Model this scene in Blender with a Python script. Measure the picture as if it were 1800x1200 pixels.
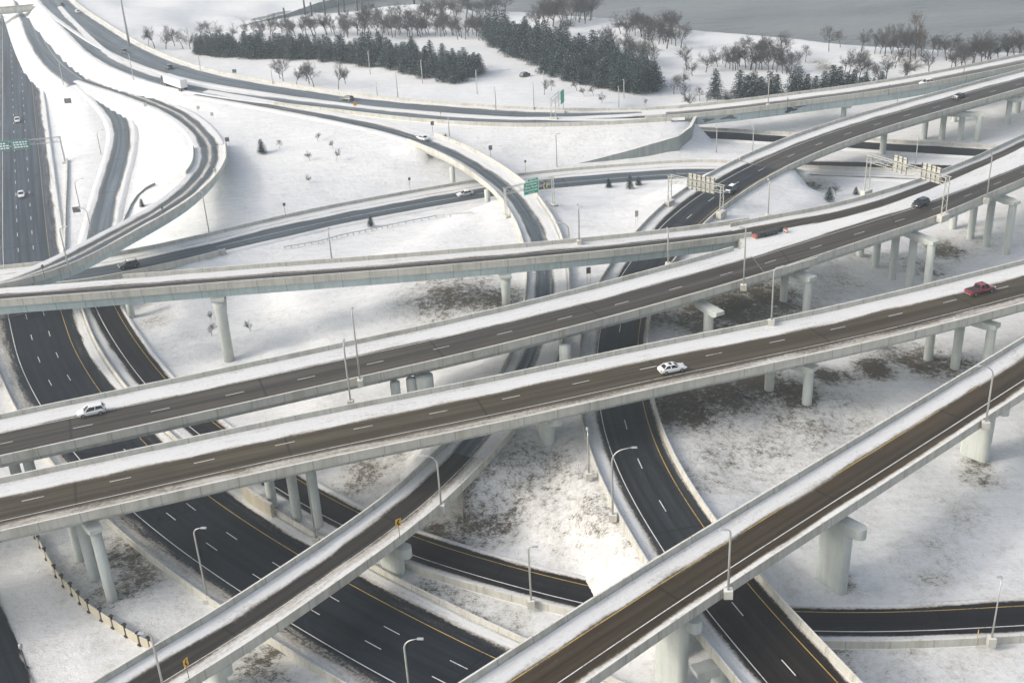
import bpy, bmesh, math, random
import numpy as np
from mathutils import Vector, Matrix
from bpy_extras.object_utils import world_to_camera_view
for o in list(bpy.data.objects): bpy.data.objects.remove(o)
C = bpy.context; SC = C.scene; COL = SC.collection
# ---------------------------------------------------------------- camera, sky, sun, exposure
cam = bpy.data.objects.new('camera', bpy.data.cameras.new('camera')); COL.objects.link(cam); SC.camera = cam
cam.data.sensor_width = 36.0; cam.data.sensor_fit = 'HORIZONTAL'; cam.data.lens = 2072.3/1800*36.0; cam.data.clip_start = 1.0; cam.data.clip_end = 9000
cam.matrix_world = Matrix(((0.998482,0.055085,0.0,0),(-0.024487,0.443847,-0.895768,0),(-0.049344,0.894408,0.444522,107.4),(0,0,0,1)))
w = bpy.data.worlds.new('World'); SC.world = w; w.use_nodes = True; nt = w.node_tree; bg = nt.nodes['Background']
SUN_EL, SUN_DIR = 31.0, 12.0            # elevation; compass angle the light travels towards, from +X
sky = nt.nodes.new('ShaderNodeTexSky'); sky.sky_type = 'NISHITA'; sky.sun_disc = False; sky.sun_elevation = math.radians(SUN_EL); sky.sun_rotation = math.radians(90-(SUN_DIR+180))
sky.air_density = 1.0; sky.dust_density = 4.5; sky.ozone_density = 1.0
bw = nt.nodes.new('ShaderNodeRGBToBW'); mx = nt.nodes.new('ShaderNodeMix'); mx.data_type = 'RGBA'; mx.inputs[0].default_value = .5; nt.links.new(sky.outputs[0], bw.inputs[0]); nt.links.new(sky.outputs[0], mx.inputs[6]); nt.links.new(bw.outputs[0], mx.inputs[7]); nt.links.new(mx.outputs[2], bg.inputs['Color']); bg.inputs['Strength'].default_value = .15
sl = bpy.data.lights.new('sun', 'SUN'); sl.energy = .50; sl.angle = math.radians(5.0); sl.color = (1.0, .95, .86); so = bpy.data.objects.new('sun', sl); COL.objects.link(so)
d = Vector((math.cos(math.radians(SUN_DIR))*math.cos(math.radians(SUN_EL)), math.sin(math.radians(SUN_DIR))*math.cos(math.radians(SUN_EL)), -math.sin(math.radians(SUN_EL))))
so.rotation_euler = d.to_track_quat('-Z', 'Y').to_euler(); so.location = (-200, 0, 300)
SC.view_settings.view_transform = 'Standard'; SC.view_settings.look = 'None'; SC.view_settings.exposure = .88; SC.view_settings.gamma = 1.0
SC.render.engine = 'CYCLES'; SC.cycles.use_denoising = True; SC.cycles.max_bounces = 6; SC.cycles.volume_bounces = 1; SC.cycles.transparent_max_bounces = 8; SC.render.film_transparent = False
HAZE = .00025; HAZE_COL = (.86, .95, 1.0, 1)
# ---------------------------------------------------------------- measured layout (metres)
ROADS = {'A': {'c': [(-159.08, 112.36, 15), (-73.93, 141.52, 15), (-63, 145.27, 14.96), (-51.86, 149.06, 14.92), (-40.33, 153.02, 14.88), (-28.24, 156.99, 14.83), (-15.62, 160.79, 14.79), (-2.54, 164.76, 14.75), (11.09, 169.25, 14.71), (25.37, 173.96, 14.67), (40.23, 178.57, 14.62), (55.68, 183.53, 14.58), (71.91, 189.43, 14.54), (88.83, 196.15, 14.5), (209.64, 244.16, 14.5)], 'L': [7, 7, 7, 7, 7, 7, 7, 7, 7, 7, 7, 7, 7, 7, 7], 'R': [7, 7, 7, 7, 7, 7, 7, 7, 7, 7, 7, 7, 7, 7, 7]}, 'B': {'c': [(-166.28, 132.61, 14.2), (-81.52, 162.87, 14.2), (-71.78, 166.35, 14.2), (-61.81, 169.89, 14.2), (-51.49, 173.62, 14.2), (-40.77, 177.61, 14.2), (-29.62, 181.78, 14.2), (-18.08, 186.12, 14.2), (-6.19, 190.82, 14.2), (6.12, 196.07, 14.2), (19.04, 201.98, 14.19), (32.65, 208.7, 14.17), (46.79, 216.17, 14.12), (58.29, 222.23, 14.12)], 'L': [6.75, 6.75, 6.75, 6.75, 6.75, 6.75, 6.75, 6.75, 6.75, 6.75, 6.75, 6.75, 6.75, 6.75], 'R': [6.75, 6.75, 6.75, 6.75, 6.75, 6.75, 6.75, 6.75, 6.75, 6.75, 6.75, 6.75, 6.75, 6.75]}, 'B2': {'c': [(49.27, 223.44, 14.2), (57.08, 227.15, 14.2), (65.06, 230.71, 14.2), (73.33, 234.71, 14.2), (81.97, 239.47, 14.2), (91, 244.75, 14.2), (100.7, 251.65, 14.2), (111.01, 259.44, 14.2), (122.07, 268.35, 14.2), (223.5, 349.59, 14.2)], 'L': [13.27, 12.46, 11.5, 10.8, 10.67, 10.9, 11.37, 11.94, 13.32, 15.77], 'R': [13.27, 12.46, 11.5, 10.8, 10.67, 10.9, 11.37, 11.94, 13.32, 15.77], 'N': [(0.08, -1), (0.05, -1), (0.03, -1), (-0.01, -1), (-0.05, -1), (-0.09, -1), (-0.14, -0.99), (-0.19, -0.98), (-0.23, -0.97), (-0.06, -1)]}, 'C': {'c': [(-176.98, 202.25, 18.5), (-97.47, 211.06, 18.5), (-86.8, 212.24, 18.24), (-76.06, 213.47, 17.98), (-65.23, 214.81, 17.71), (-54.31, 216.22, 17.44), (-43.27, 217.53, 17.15), (-32.1, 218.79, 16.85), (-20.82, 220.17, 16.55), (-9.44, 221.76, 16.24), (2.06, 223.59, 15.88), (13.73, 225.72, 15.47), (25.61, 228.22, 15.02), (37.76, 231.25, 14.57), (50.14, 234.82, 14.13), (53.99, 235.93, 14.13)], 'L': [3.7, 3.7, 3.7, 3.7, 3.7, 3.7, 3.7, 3.7, 3.7, 3.7, 3.7, 3.7, 3.7, 3.7, 3.7, 3.7], 'R': [3.7, 3.7, 3.7, 3.7, 3.7, 3.7, 3.7, 3.7, 3.7, 3.7, 3.7, 3.7, 3.7, 3.7, 3.7, 3.7]}, 'E': {'c': [(-85.88, 70.28, 8.41), (-44.45, 113.68, 8.41), (-41.24, 117.04, 8.26), (-38.02, 120.63, 8.11), (-34.73, 124.53, 7.97), (-31.31, 128.71, 7.82), (-27.72, 133.11, 7.68), (-23.99, 137.79, 7.53), (-20.15, 142.82, 7.39), (-16.25, 148.41, 7.25), (-12.37, 154.86, 7.12), (-8.54, 162.06, 7)], 'L': [4, 4, 4, 4, 4, 4, 4, 4, 4, 4, 4, 4], 'R': [4, 4, 4, 4, 4, 4, 4, 4, 4, 4, 4, 4]}, 'F': {'c': [(-35.64, 71.17, 14.5), (2.68, 103.3, 14.5), (8.64, 108.3, 14.5), (14.89, 113.47, 14.5), (21.57, 118.91, 14.5), (28.75, 124.64, 14.5), (36.44, 130.72, 14.5), (44.69, 137.23, 14.5), (53.59, 144.25, 14.5), (63.18, 151.83, 14.5), (73.26, 159.83, 14.5), (159.44, 228.19, 14.5)], 'L': [4.5, 4.5, 4.5, 4.5, 4.5, 4.5, 4.5, 4.5, 4.5, 4.5, 4.5, 4.5], 'R': [4.5, 4.5, 4.5, 4.5, 4.5, 4.5, 4.5, 4.5, 4.5, 4.5, 4.5, 4.5]}, 'K': {'c': [(47.71, 60.46, 8.2), (34.54, 98.23, 8.2), (30.99, 108.41, 7.97), (27.19, 119.64, 7.7), (23.75, 131.49, 7.42), (20.98, 144, 7.2), (18.95, 156.72, 7.05), (18.06, 170.35, 7), (18.6, 186.3, 7), (20.61, 203.07, 7), (24.26, 219.42, 7.05), (30.61, 236.93, 7.27), (38.8, 253.7, 7.65), (46.03, 265.65, 8), (52.6, 274.48, 8.32), (59.97, 283.05, 8.68), (68, 291.31, 9), (76.53, 299.07, 9.28), (85.65, 306.59, 9.5), (95.3, 313.69, 9.7), (105.41, 320.33, 9.88), (115.88, 326.81, 10.02), (129.04, 334.52, 10.22), (145.08, 343.81, 10.43), (158.94, 352.13, 10.5), (270.42, 419, 10.5)], 'L': [6.8, 6.8, 6.8, 6.8, 6.8, 6.8, 6.8, 6.8, 6.8, 6.8, 6.8, 7, 7.4, 7.8, 8, 8, 8, 8, 8, 8, 8, 8, 8, 8, 8, 8], 'R': [5.2, 5.2, 5.2, 5.2, 5.2, 5.2, 5.2, 5.2, 5.2, 5.2, 5.2, 5.2, 5.2, 5.2, 5.2, 5.2, 5.2, 5.2, 5.2, 5.2, 5.2, 5.2, 5.2, 5.2, 5.2, 5.2]}, 'R5': {'c': [(-103.58, 406.91, 8), (-81.23, 389.45, 8), (-61.47, 373.51, 8), (-46.25, 360.74, 8), (-34.12, 349.28, 8.07), (-23.24, 335.97, 8.28), (-14.2, 321.99, 8.43), (-7.75, 310.03, 8.38), (-2.91, 299.5, 8.22), (1.03, 289.39, 8.1), (4.23, 278.4, 7.93), (6.75, 265.67, 7.6), (8.25, 251.98, 7.25), (8.59, 237.94, 7.03), (7.89, 223.83, 6.93), (6.35, 209.4, 6.9), (3.98, 195.52, 6.9), (0.76, 183.85, 6.93), (-2.82, 174.29, 7), (-8.54, 162.06, 7)], 'L': [4.2, 4.2, 4.2, 4.2, 4.2, 4.2, 4.2, 4.2, 4.2, 4.2, 4.2, 4.2, 4.2, 4.2, 4.2, 4.2, 4.2, 4.2, 4.2, 4.1], 'R': [4.2, 4.2, 4.2, 4.2, 4.2, 4.2, 4.2, 4.2, 4.2, 4.2, 4.2, 4.2, 4.2, 4.2, 4.2, 4.2, 4.2, 4.2, 4.2, 4.1]}, 'R1': {'c': [(-107.77, 244.96, 0), (-98.24, 223.95, 0), (-89.96, 208.59, 0), (-81.63, 195.03, 0), (-73.1, 182.58, 0), (-64.33, 171.25, 0), (-55.86, 161.53, 0), (-47.73, 152.86, 0), (-37.04, 142.45, 0), (-23.56, 130.41, 0), (-11.98, 120.84, 0), (-2.52, 113.54, 0), (68.74, 58.57, 0)], 'L': [9.6, 9.6, 9.6, 9.6, 9.6, 9.6, 9.6, 9.6, 9.6, 9.6, 9.6, 9.6, 9.6], 'R': [9.6, 9.6, 9.6, 9.6, 9.6, 9.6, 9.6, 9.6, 9.6, 9.6, 9.6, 9.6, 9.6]}, 'R1f': {'c': [(-286.24, 731.4, 0), (-265.64, 675.05, 0), (-226.86, 568.95, 0), (-195.11, 481.95, 0), (-174.72, 425.76, 0), (-160.98, 387.82, 0), (-147.86, 351.8, 0), (-133.73, 312.86, 0), (-119.81, 275.22, 0), (-107.77, 244.96, 0)], 'L': [9.6, 9.6, 9.6, 9.6, 9.6, 9.6, 9.6, 9.6, 9.6, 9.6], 'R': [9.6, 9.6, 9.6, 9.6, 9.6, 9.6, 9.6, 9.6, 9.6, 9.6]}, 'R1b': {'c': [(-101, 265.85, 0.2), (-94.88, 252.06, 0.2), (-88.62, 238.75, 0.2), (-80.86, 224.01, 0.2), (-71.7, 208.35, 0.2), (-62.66, 194.95, 0.2), (-52.55, 182.37, 0.23), (-40.91, 169.26, 0.28), (-30.93, 159.13, 0.3), (-23.28, 152.53, 0.3), (-16.6, 147.56, 0.32), (-9.44, 143.02, 0.38), (-0.45, 138.03, 0.43), (8.54, 133.59, 0.47), (16.23, 130.45, 0.53), (24.04, 127.92, 0.6), (31.59, 126.1, 0.68), (38, 125.05, 0.72), (44.88, 124.25, 0.77), (54.47, 123.75, 0.83), (66.55, 123.66, 0.9), (186.55, 122.82, 0.9)], 'L': [3.6, 3.6, 3.6, 3.6, 3.6, 3.6, 3.6, 3.6, 3.6, 3.6, 3.6, 3.6, 3.6, 3.6, 3.6, 3.6, 3.6, 3.6, 3.6, 3.6, 3.6, 3.6], 'R': [4.6, 4.6, 4.6, 4.6, 4.6, 4.6, 4.6, 4.6, 4.6, 4.6, 4.6, 4.6, 4.6, 4.6, 4.6, 4.6, 4.6, 4.6, 4.6, 4.6, 4.6, 4.6]}, 'R2': {'c': [(-291.38, 753.41, 3), (-268.52, 697.93, 3), (-250.36, 653.85, 3), (-229.95, 604.67, 3), (-208.45, 552.44, 3.2), (-191.68, 514.21, 3.5), (-177.21, 484.4, 3.8), (-164.09, 461.49, 4), (-156.59, 449.07, 4)], 'L': [6.5, 6.5, 6.5, 6.5, 6.5, 6.5, 6.5, 6.5, 6.5], 'R': [6.5, 6.5, 6.5, 6.5, 6.5, 6.5, 6.5, 6.5, 6.5]}, 'R2b': {'c': [(-156.31, 448.14, 4), (-148.59, 434.68, 3.75), (-141.51, 422.03, 3.4), (-135.44, 410.3, 2.98), (-130.12, 398.45, 2.5), (-125.48, 385.21, 2.02), (-121.54, 369.52, 1.6), (-117.84, 350.34, 1.2), (-114.07, 329.53, 0.82), (-110.56, 311.13, 0.53), (-107.22, 295.08, 0.33), (-103.95, 279.82, 0.22), (-101, 265.85, 0.2)], 'L': [4.2, 4.2, 4.2, 4.2, 4.2, 4.2, 4.2, 4.2, 4.2, 4.2, 4.2, 4.2, 4.2], 'R': [4.2, 4.2, 4.2, 4.2, 4.2, 4.2, 4.2, 4.2, 4.2, 4.2, 4.2, 4.2, 4.2]}, 'D': {'c': [(-158.28, 454.83, 4.2), (-146.33, 440.1, 4.6), (-136.16, 427.98, 5), (-125.7, 414.27, 5.5), (-112.83, 396.96, 6), (-101.64, 377.83, 6.8), (-92.22, 357.47, 7.5), (-86.3, 340.41, 8.2), (-82.53, 323.49, 9), (-81.1, 309.02, 10), (-80.79, 296.98, 11), (-81.44, 284.86, 12), (-82.66, 273.91, 13), (-84.84, 261.72, 14.3), (-87.16, 250.26, 15.6), (-89.75, 237.6, 17), (-92.68, 226.61, 18.2), (-97.08, 220.82, 18.4), (-101.05, 217.55, 18.38), (-107.29, 216.09, 18.35)], 'L': [4.3, 4.3, 4.3, 4.3, 4.3, 4.3, 4.3, 4.3, 4.3, 4.3, 4.3, 4.3, 4.3, 4.3, 4.3, 4.3, 4.1, 3.4, 2.4, 1.6], 'R': [4.3, 4.3, 4.3, 4.3, 4.3, 4.3, 4.3, 4.3, 4.3, 4.3, 4.3, 4.3, 4.3, 4.3, 4.3, 4.3, 4.1, 3.2, 2.2, 1.5]}, 'R3': {'c': [(-272.31, 724.75, 8), (-238.6, 652.2, 8), (-217.04, 605.79, 8), (-199.39, 571.12, 8), (-182.31, 540.1, 8), (-163.13, 506.1, 8), (-143.46, 474.65, 8), (-124.61, 449.19, 8), (-108.02, 430.99, 8), (-91.58, 416.72, 8), (-72.7, 402.14, 8), (-54.91, 389.45, 8), (-39.87, 379.78, 8), (-23.31, 370.81, 8), (-7.27, 363.12, 8), (4.57, 358.07, 8), (16.54, 354.03, 8), (30.37, 350.75, 8), (43.33, 349.16, 8), (55.34, 348.71, 8)], 'L': [8, 8, 8, 8, 8, 8, 7.5, 7, 6.5, 6, 5.5, 5.2, 5, 5, 5, 5, 5, 5, 5, 4.6], 'R': [8, 8, 8, 8, 8, 7.5, 7, 6.5, 6, 6, 5.5, 5.2, 5, 5, 5, 5, 5, 5, 5, 4.6]}, 'R3r': {'c': [(43.31, 348.93, 8), (55.64, 349.19, 8.05), (68.64, 350.55, 8.22), (82.08, 352.7, 8.5), (95.73, 355.13, 8.78), (109.67, 358.02, 9), (124.1, 361.88, 9.22), (139.18, 366.92, 9.5), (155.03, 373.17, 9.78), (171.61, 380.47, 10), (327.17, 449.03, 10)], 'L': [4.6, 4.6, 4.6, 4.6, 4.6, 4.6, 4.6, 4.6, 4.6, 4.6, 4.6], 'R': [4.6, 4.6, 4.6, 4.6, 4.6, 4.6, 4.6, 4.6, 4.6, 4.6, 4.6]}, 'R4': {'c': [(-215.72, 594.91, 7.95), (-201.29, 564.22, 7.99), (-189.54, 539.83, 8), (-175.96, 512.03, 8), (-162.08, 484.8, 8), (-149.39, 463.3, 8), (-135.44, 443.92, 8), (-120.16, 426.2, 8), (-103.05, 410.67, 8), (-84.1, 397.16, 8), (-66.81, 386.5, 8), (-51.84, 377.57, 8), (-37.46, 368.66, 8), (-22.82, 360.32, 8), (-8.71, 353.95, 8), (3.33, 350.05, 8), (14.47, 347.75, 8), (26.54, 346.51, 8), (39.04, 346.26, 8), (50.71, 346.49, 8)], 'L': [4.4, 4.4, 4.4, 4.4, 4.4, 4.4, 4.4, 4.4, 4.4, 4.4, 4.4, 4.4, 4.4, 4.4, 4.4, 4.4, 4.4, 4.4, 4.4, 4.4], 'R': [4.4, 4.4, 4.4, 4.4, 4.4, 4.4, 4.4, 4.4, 4.4, 4.4, 4.4, 4.4, 4.4, 4.4, 4.4, 4.4, 4.4, 4.4, 4.4, 4.4]}, 'R6': {'c': [(-122.44, 243.86, 7.8), (-102.59, 246.27, 7.8), (-95.47, 247.13, 7.77), (-89.37, 249.41, 7.67), (-83.81, 252.79, 7.42), (-77.59, 257.04, 6.92), (-69.33, 263.42, 6.1), (-57.51, 273.42, 4.85), (-42.77, 285.03, 3.4), (-27.55, 294.71, 2.25), (-12.48, 302.33, 1.52), (1.68, 307.95, 1.15), (16.2, 311, 1.02), (34.4, 312.61, 1), (53.72, 312.98, 1), (69.88, 311.47, 1), (83.21, 308.52, 1), (95.83, 304.86, 1), (109.14, 300.62, 1), (122.73, 296.02, 1), (136.02, 291.4, 1), (277.7, 242.15, 1)], 'L': [7, 7, 7, 7, 7, 7, 7.5, 8.5, 9, 9, 9, 9, 9, 9, 9, 6, 3, 3, 3, 3, 3, 3], 'R': [6, 6, 6, 6, 6, 6, 5, 5, 5, 5, 5, 5, 5, 5, 5, 4, 3.5, 3.5, 3.5, 3.5, 3.5, 3.5]}, 'R6c': {'c': [(74.73, 317.74, 1), (85.3, 315.09, 1), (97.29, 312.44, 1), (111.69, 308.12, 1), (122.93, 304.65, 1), (139.3, 299.33, 1), (281.96, 252.97, 1)], 'L': [3.2, 3.2, 3.2, 3.2, 3.2, 3.2, 3.2], 'R': [3.2, 3.2, 3.2, 3.2, 3.2, 3.2, 3.2]}, 'R10': {'c': [(46.31, 358.79, 0), (60.46, 352.65, 0), (72.7, 347.88, 0), (88.42, 341.03, 0), (100.5, 335.29, 0), (112.23, 329.71, 0), (123.8, 324.8, 0), (133.76, 320.8, 0), (146.08, 315.35, 0), (301.55, 246.58, 0)], 'L': [4.4, 4.4, 4.4, 4.4, 4.4, 4.4, 4.4, 4.4, 4.4, 4.4], 'R': [4.4, 4.4, 4.4, 4.4, 4.4, 4.4, 4.4, 4.4, 4.4, 4.4]}, 'street': {'c': [(-94.03, 160.35, -0.4), (-83.6, 143.28, -0.4), (-78.62, 135.13, -0.4), (-74.87, 128.96, -0.5), (-71.13, 123.05, -0.5), (-67.63, 117.52, -0.5), (-56.93, 100.62, -0.5)], 'L': [3.6, 3.6, 3.6, 3.6, 3.6, 3.6, 3.6], 'R': [3.6, 3.6, 3.6, 3.6, 3.6, 3.6, 3.6]}}
TERRAIN = [(-136.62, 350.82, 0.3), (-118.98, 321.35, 0.5), (-114.46, 286.47, 0.2), (-138.45, 380.02, 0.6), (-171.57, 460.04, 1.2), (-190.68, 512.02, 1.5), (-153.43, 416.17, 1), (-108.23, 359.75, 5), (-96.09, 331.57, 6), (-101.76, 319.62, 3.5), (-101.87, 306.48, 1.5), (-112.95, 329.07, 0.9), (-114.38, 361.43, 3), (-120.13, 391.47, 4), (-90.4, 313.34, 5), (-75.33, 325.73, 5), (-65.2, 346.67, 6.5), (-46.82, 335.85, 7), (-66.05, 299.96, 5), (-76.63, 303.11, 4.5), (-79.03, 288.05, 3), (-82.56, 283.79, 2.5), (-57.18, 312.54, 5), (-41.59, 312.84, 4), (-29.54, 324.98, 6), (-21.35, 319.31, 4), (-81.34, 360.17, 7), (-58.2, 360.21, 7.5), (-88.95, 381.35, 7), (-53.67, 267.12, 4.3), (-40.99, 276.16, 3), (-26.85, 277.43, 3.2), (-5.33, 266.77, 6), (-11.89, 254.12, 7), (-58.42, 254.31, 4), (-58.36, 230.66, 2), (-65.24, 222.1, 1.2), (-72.16, 226.08, 1), (-82.56, 242.75, 0.6), (-46.48, 217.16, 2.5), (-34.98, 221.29, 5), (-23.17, 223.85, 7), (-11.31, 226.28, 7.8), (-1.88, 219.92, 7.5), (-41.77, 238.7, 5.5), (-22.44, 209.13, 5), (-27.63, 201.47, 3), (-10.98, 198.02, 5), (-5.58, 191.87, 5.5), (-21.62, 191.34, 2), (-27.95, 190.8, 1.5), (-57.17, 212.83, 1.2), (-75.54, 259.13, 3), (22.33, 268.91, 6.5), (17.83, 283.38, 6), (30.9, 284.06, 5), (40.21, 299.49, 3), (23.44, 299.12, 2.5), (31.24, 301, 2.2), (19.6, 252.97, 7), (13.06, 233.86, 7), (15.02, 227.46, 7), (57.73, 273.34, 6.5), (66.34, 280.38, 5), (74.58, 296.59, 2), (84.35, 293.27, 1), (92.54, 295.68, 0.8), (58.44, 263.2, 6.5), (47.88, 257.27, 7.2), (34.33, 212.34, 5), (46.26, 215.13, 5.5), (53.56, 221.99, 4.5), (50.04, 175.72, 5.3), (37.54, 204.64, 6), (44.67, 181.7, 5.5), (33.6, 176.14, 7), (65.51, 221.94, 2.5), (75.4, 235.16, 0), (86.24, 229.84, -1), (105.87, 249.63, -1), (115.79, 248.19, -1), (64.15, 196.58, 3.5), (78.12, 195.96, 1.5), (82.31, 192.56, 1.2), (89.9, 190.05, 0.5), (65.68, 183.86, 3), (98.9, 268.53, -0.8), (82.06, 258.87, 1), (69.01, 245.21, 3), (29.36, 162.43, 6.5), (35.35, 159.95, 5.5), (28.49, 146.99, 6), (38.92, 155.34, 5), (46.56, 168.52, 5), (56.59, 169.98, 3.5), (42.73, 132.04, 2), (39.48, 138.68, 3), (56.47, 139.87, 2), (74.06, 160.95, 1.5), (75.71, 145.99, 1.5), (53.11, 129.38, 1.2), (61.2, 129.92, 1.2), (36.48, 129.54, 3.2), (48.68, 115.42, -0.2), (56.44, 116.7, 0), (41.97, 117.63, 0.2), (62.83, 114.29, -0.2), (3.25, 156.73, 4.3), (7.21, 148.95, 4), (10.09, 151.88, 6), (13.49, 138.34, 6), (15.66, 132.59, 5.2), (6.57, 140.67, 1.2), (-1.7, 145.33, 0.9), (-5.88, 152.67, 2.3), (4.74, 168.58, 4), (-2.93, 167.13, 3.5), (8.19, 162.77, 5.5), (11.14, 164.68, 6.3), (11.23, 136.52, 2.5), (-16.7, 136.33, 0.5), (-10.08, 133.21, 0.5), (-3.71, 127.8, 0.5), (0.1, 125.15, 0.5), (5.24, 121.34, 0.5), (-71.13, 147.15, 0), (-62.23, 146.36, 0), (-51.69, 138.44, 0.2), (-71.15, 134.38, -0.3), (-70.36, 125.19, -0.5), (-60.93, 127.49, -0.2), (-34.44, 123.77, 0.2), (-38.5, 120.8, 0.2), (-24.87, 119.95, 0), (-25.88, 167.35, 1.5), (-29.33, 163.32, 1), (-20.28, 170.54, 2.5), (-134.32, 493.32, 5), (-107.35, 539.01, 1), (-69.79, 546.3, 0), (-17.38, 520.26, 0), (31.13, 502.76, 1), (54.5, 496.64, 1), (70.55, 446.62, 2), (89.43, 432.84, 2), (112.43, 440.89, 1), (130.01, 427.52, 1), (150, 424.92, 0.5), (169.02, 420.41, 0.5), (119.96, 392.45, 2), (96.01, 373.35, 3.5), (67.23, 366.83, 5), (5.51, 430.87, 5), (22.9, 379.37, 6), (-34.2, 400.8, 6.5), (-4.96, 387, 6.5), (-56.19, 423.69, 6), (-89.29, 437.71, 6.5), (-115.63, 462.14, 6.5), (-153.49, 531.88, 5), (-178.16, 616.62, 3), (-127.56, 578.38, 2), (-178.03, 750.72, 2), (40.49, 370.25, 6.5), (-14.32, 381.76, 6.5), (-234.49, 709.28, 5), (-228.9, 527.87, 0), (-167.13, 357.08, 0), (-117.83, 231.05, 0), (-98.81, 199.18, 0), (20.03, 337.01, 6.3), (36.58, 335.05, 6.8), (3.27, 336.64, 6.5), (11.02, 326.05, 3), (-5.15, 331.38, 6), (48.18, 334.56, 6.8), (51.71, 335.92, 7.4), (55.22, 331.06, 0.6), (61.48, 333.56, 0.5), (69.99, 334.23, 0.5), (61.07, 322.06, 0.9), (122.75, 341.58, 0), (140.79, 344.11, 0), (150.2, 333.37, 0), (120.94, 312.08, 0.5), (97.32, 342.46, 0.3), (83.75, 358.81, 0.8), (69.52, 358.9, 0.3), (111.1, 360.89, 0.5), (130.98, 366.85, 0.5), (153.33, 354.16, 0), (134.59, 302.65, 0.5), (-109.24, 549.26, 0), (-104.42, 551.75, 0), (-91.37, 552.07, 0), (-81.01, 553.12, 0), (-71.19, 559.53, 0), (-61.52, 570.25, 0), (-45.91, 579.76, 0), (-32.28, 581.56, 0), (3.06, 556.24, 0), (15.87, 546.03, 0), (30.93, 537.98, 0), (45.59, 530.15, 0), (56.1, 522.31, 0), (67.8, 507.17, 0), (77.93, 494.18, 0), (86.27, 487.56, 0), (94.61, 482.13, 0), (106.92, 474.69, 0), (116.77, 468, 0), (127.46, 457.16, 0), (136.21, 449.07, 0), (145.78, 444.79, 0), (155.18, 440.57, 0), (163.83, 434.71, 0), (172.58, 429.82, 0), (181.8, 426.68, 0), (190.91, 423.59, 0), (199.55, 419.72, 0), (208.05, 415.92, 0), (-112.33, 587.63, -5), (-104.37, 598.76, -6), (-94.35, 608.85, -6), (-83.66, 616.16, -6), (-73.2, 628.4, -6), (-62.09, 637.79, -6), (-79.65, 633.4, -6), (-50.66, 647.43, -6), (-13.86, 623.58, -6), (3.62, 612.25, -6), (17.39, 593.36, -6), (49.44, 574.33, -6), (61.94, 563.99, -6), (84.44, 535.79, -6), (102.64, 523.6, -6), (126.81, 508.99, -6), (147.17, 485.93, -6), (167.58, 476.56, -6), (185.91, 463.78, -6), (205.59, 456.94, -6), (224.37, 449.41, -6), (39.39, 628.33, -8), (123.48, 603.22, -8), (201.63, 579.88, -8), (274.44, 558.14, -8), (243.44, 490.38, -8), (203.5, 683.5, -8), (-22.49, 762.03, -8), (-114.69, 566.38, 1), (-109.03, 581.14, 1), (-102.65, 593.56, 1), (-96, 606.49, 1), (-88.89, 618.3, 1), (-78.46, 629.6, 1), (-67.51, 639.55, 1), (-50.26, 651.4, 1), (-32.55, 667.42, 1), (-118.82, 559.63, 1), (-102.67, 633.71, 1), (-84.24, 684.45, 1), (-119.49, 610.32, 1), (-35.38, 646.16, -6), (3.62, 612.25, -6), (17.55, 597.71, -6), (33.87, 587.22, -6), (49.8, 578.43, -6), (61.21, 569.65, -6), (73.87, 552.71, -6), (84.81, 538.19, -6), (93.84, 530.81, -6), (102.86, 524.75, -6), (116.17, 516.45, -6), (126.81, 508.99, -6), (138.32, 496.93, -6), (147.74, 487.94, -6), (158.07, 483.18, -6), (168.21, 478.5, -6), (177.52, 471.99, -6), (186.94, 466.57, -6), (196.89, 463.09, -6), (206.71, 459.65, -6), (216.02, 455.37, -6)]
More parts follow.
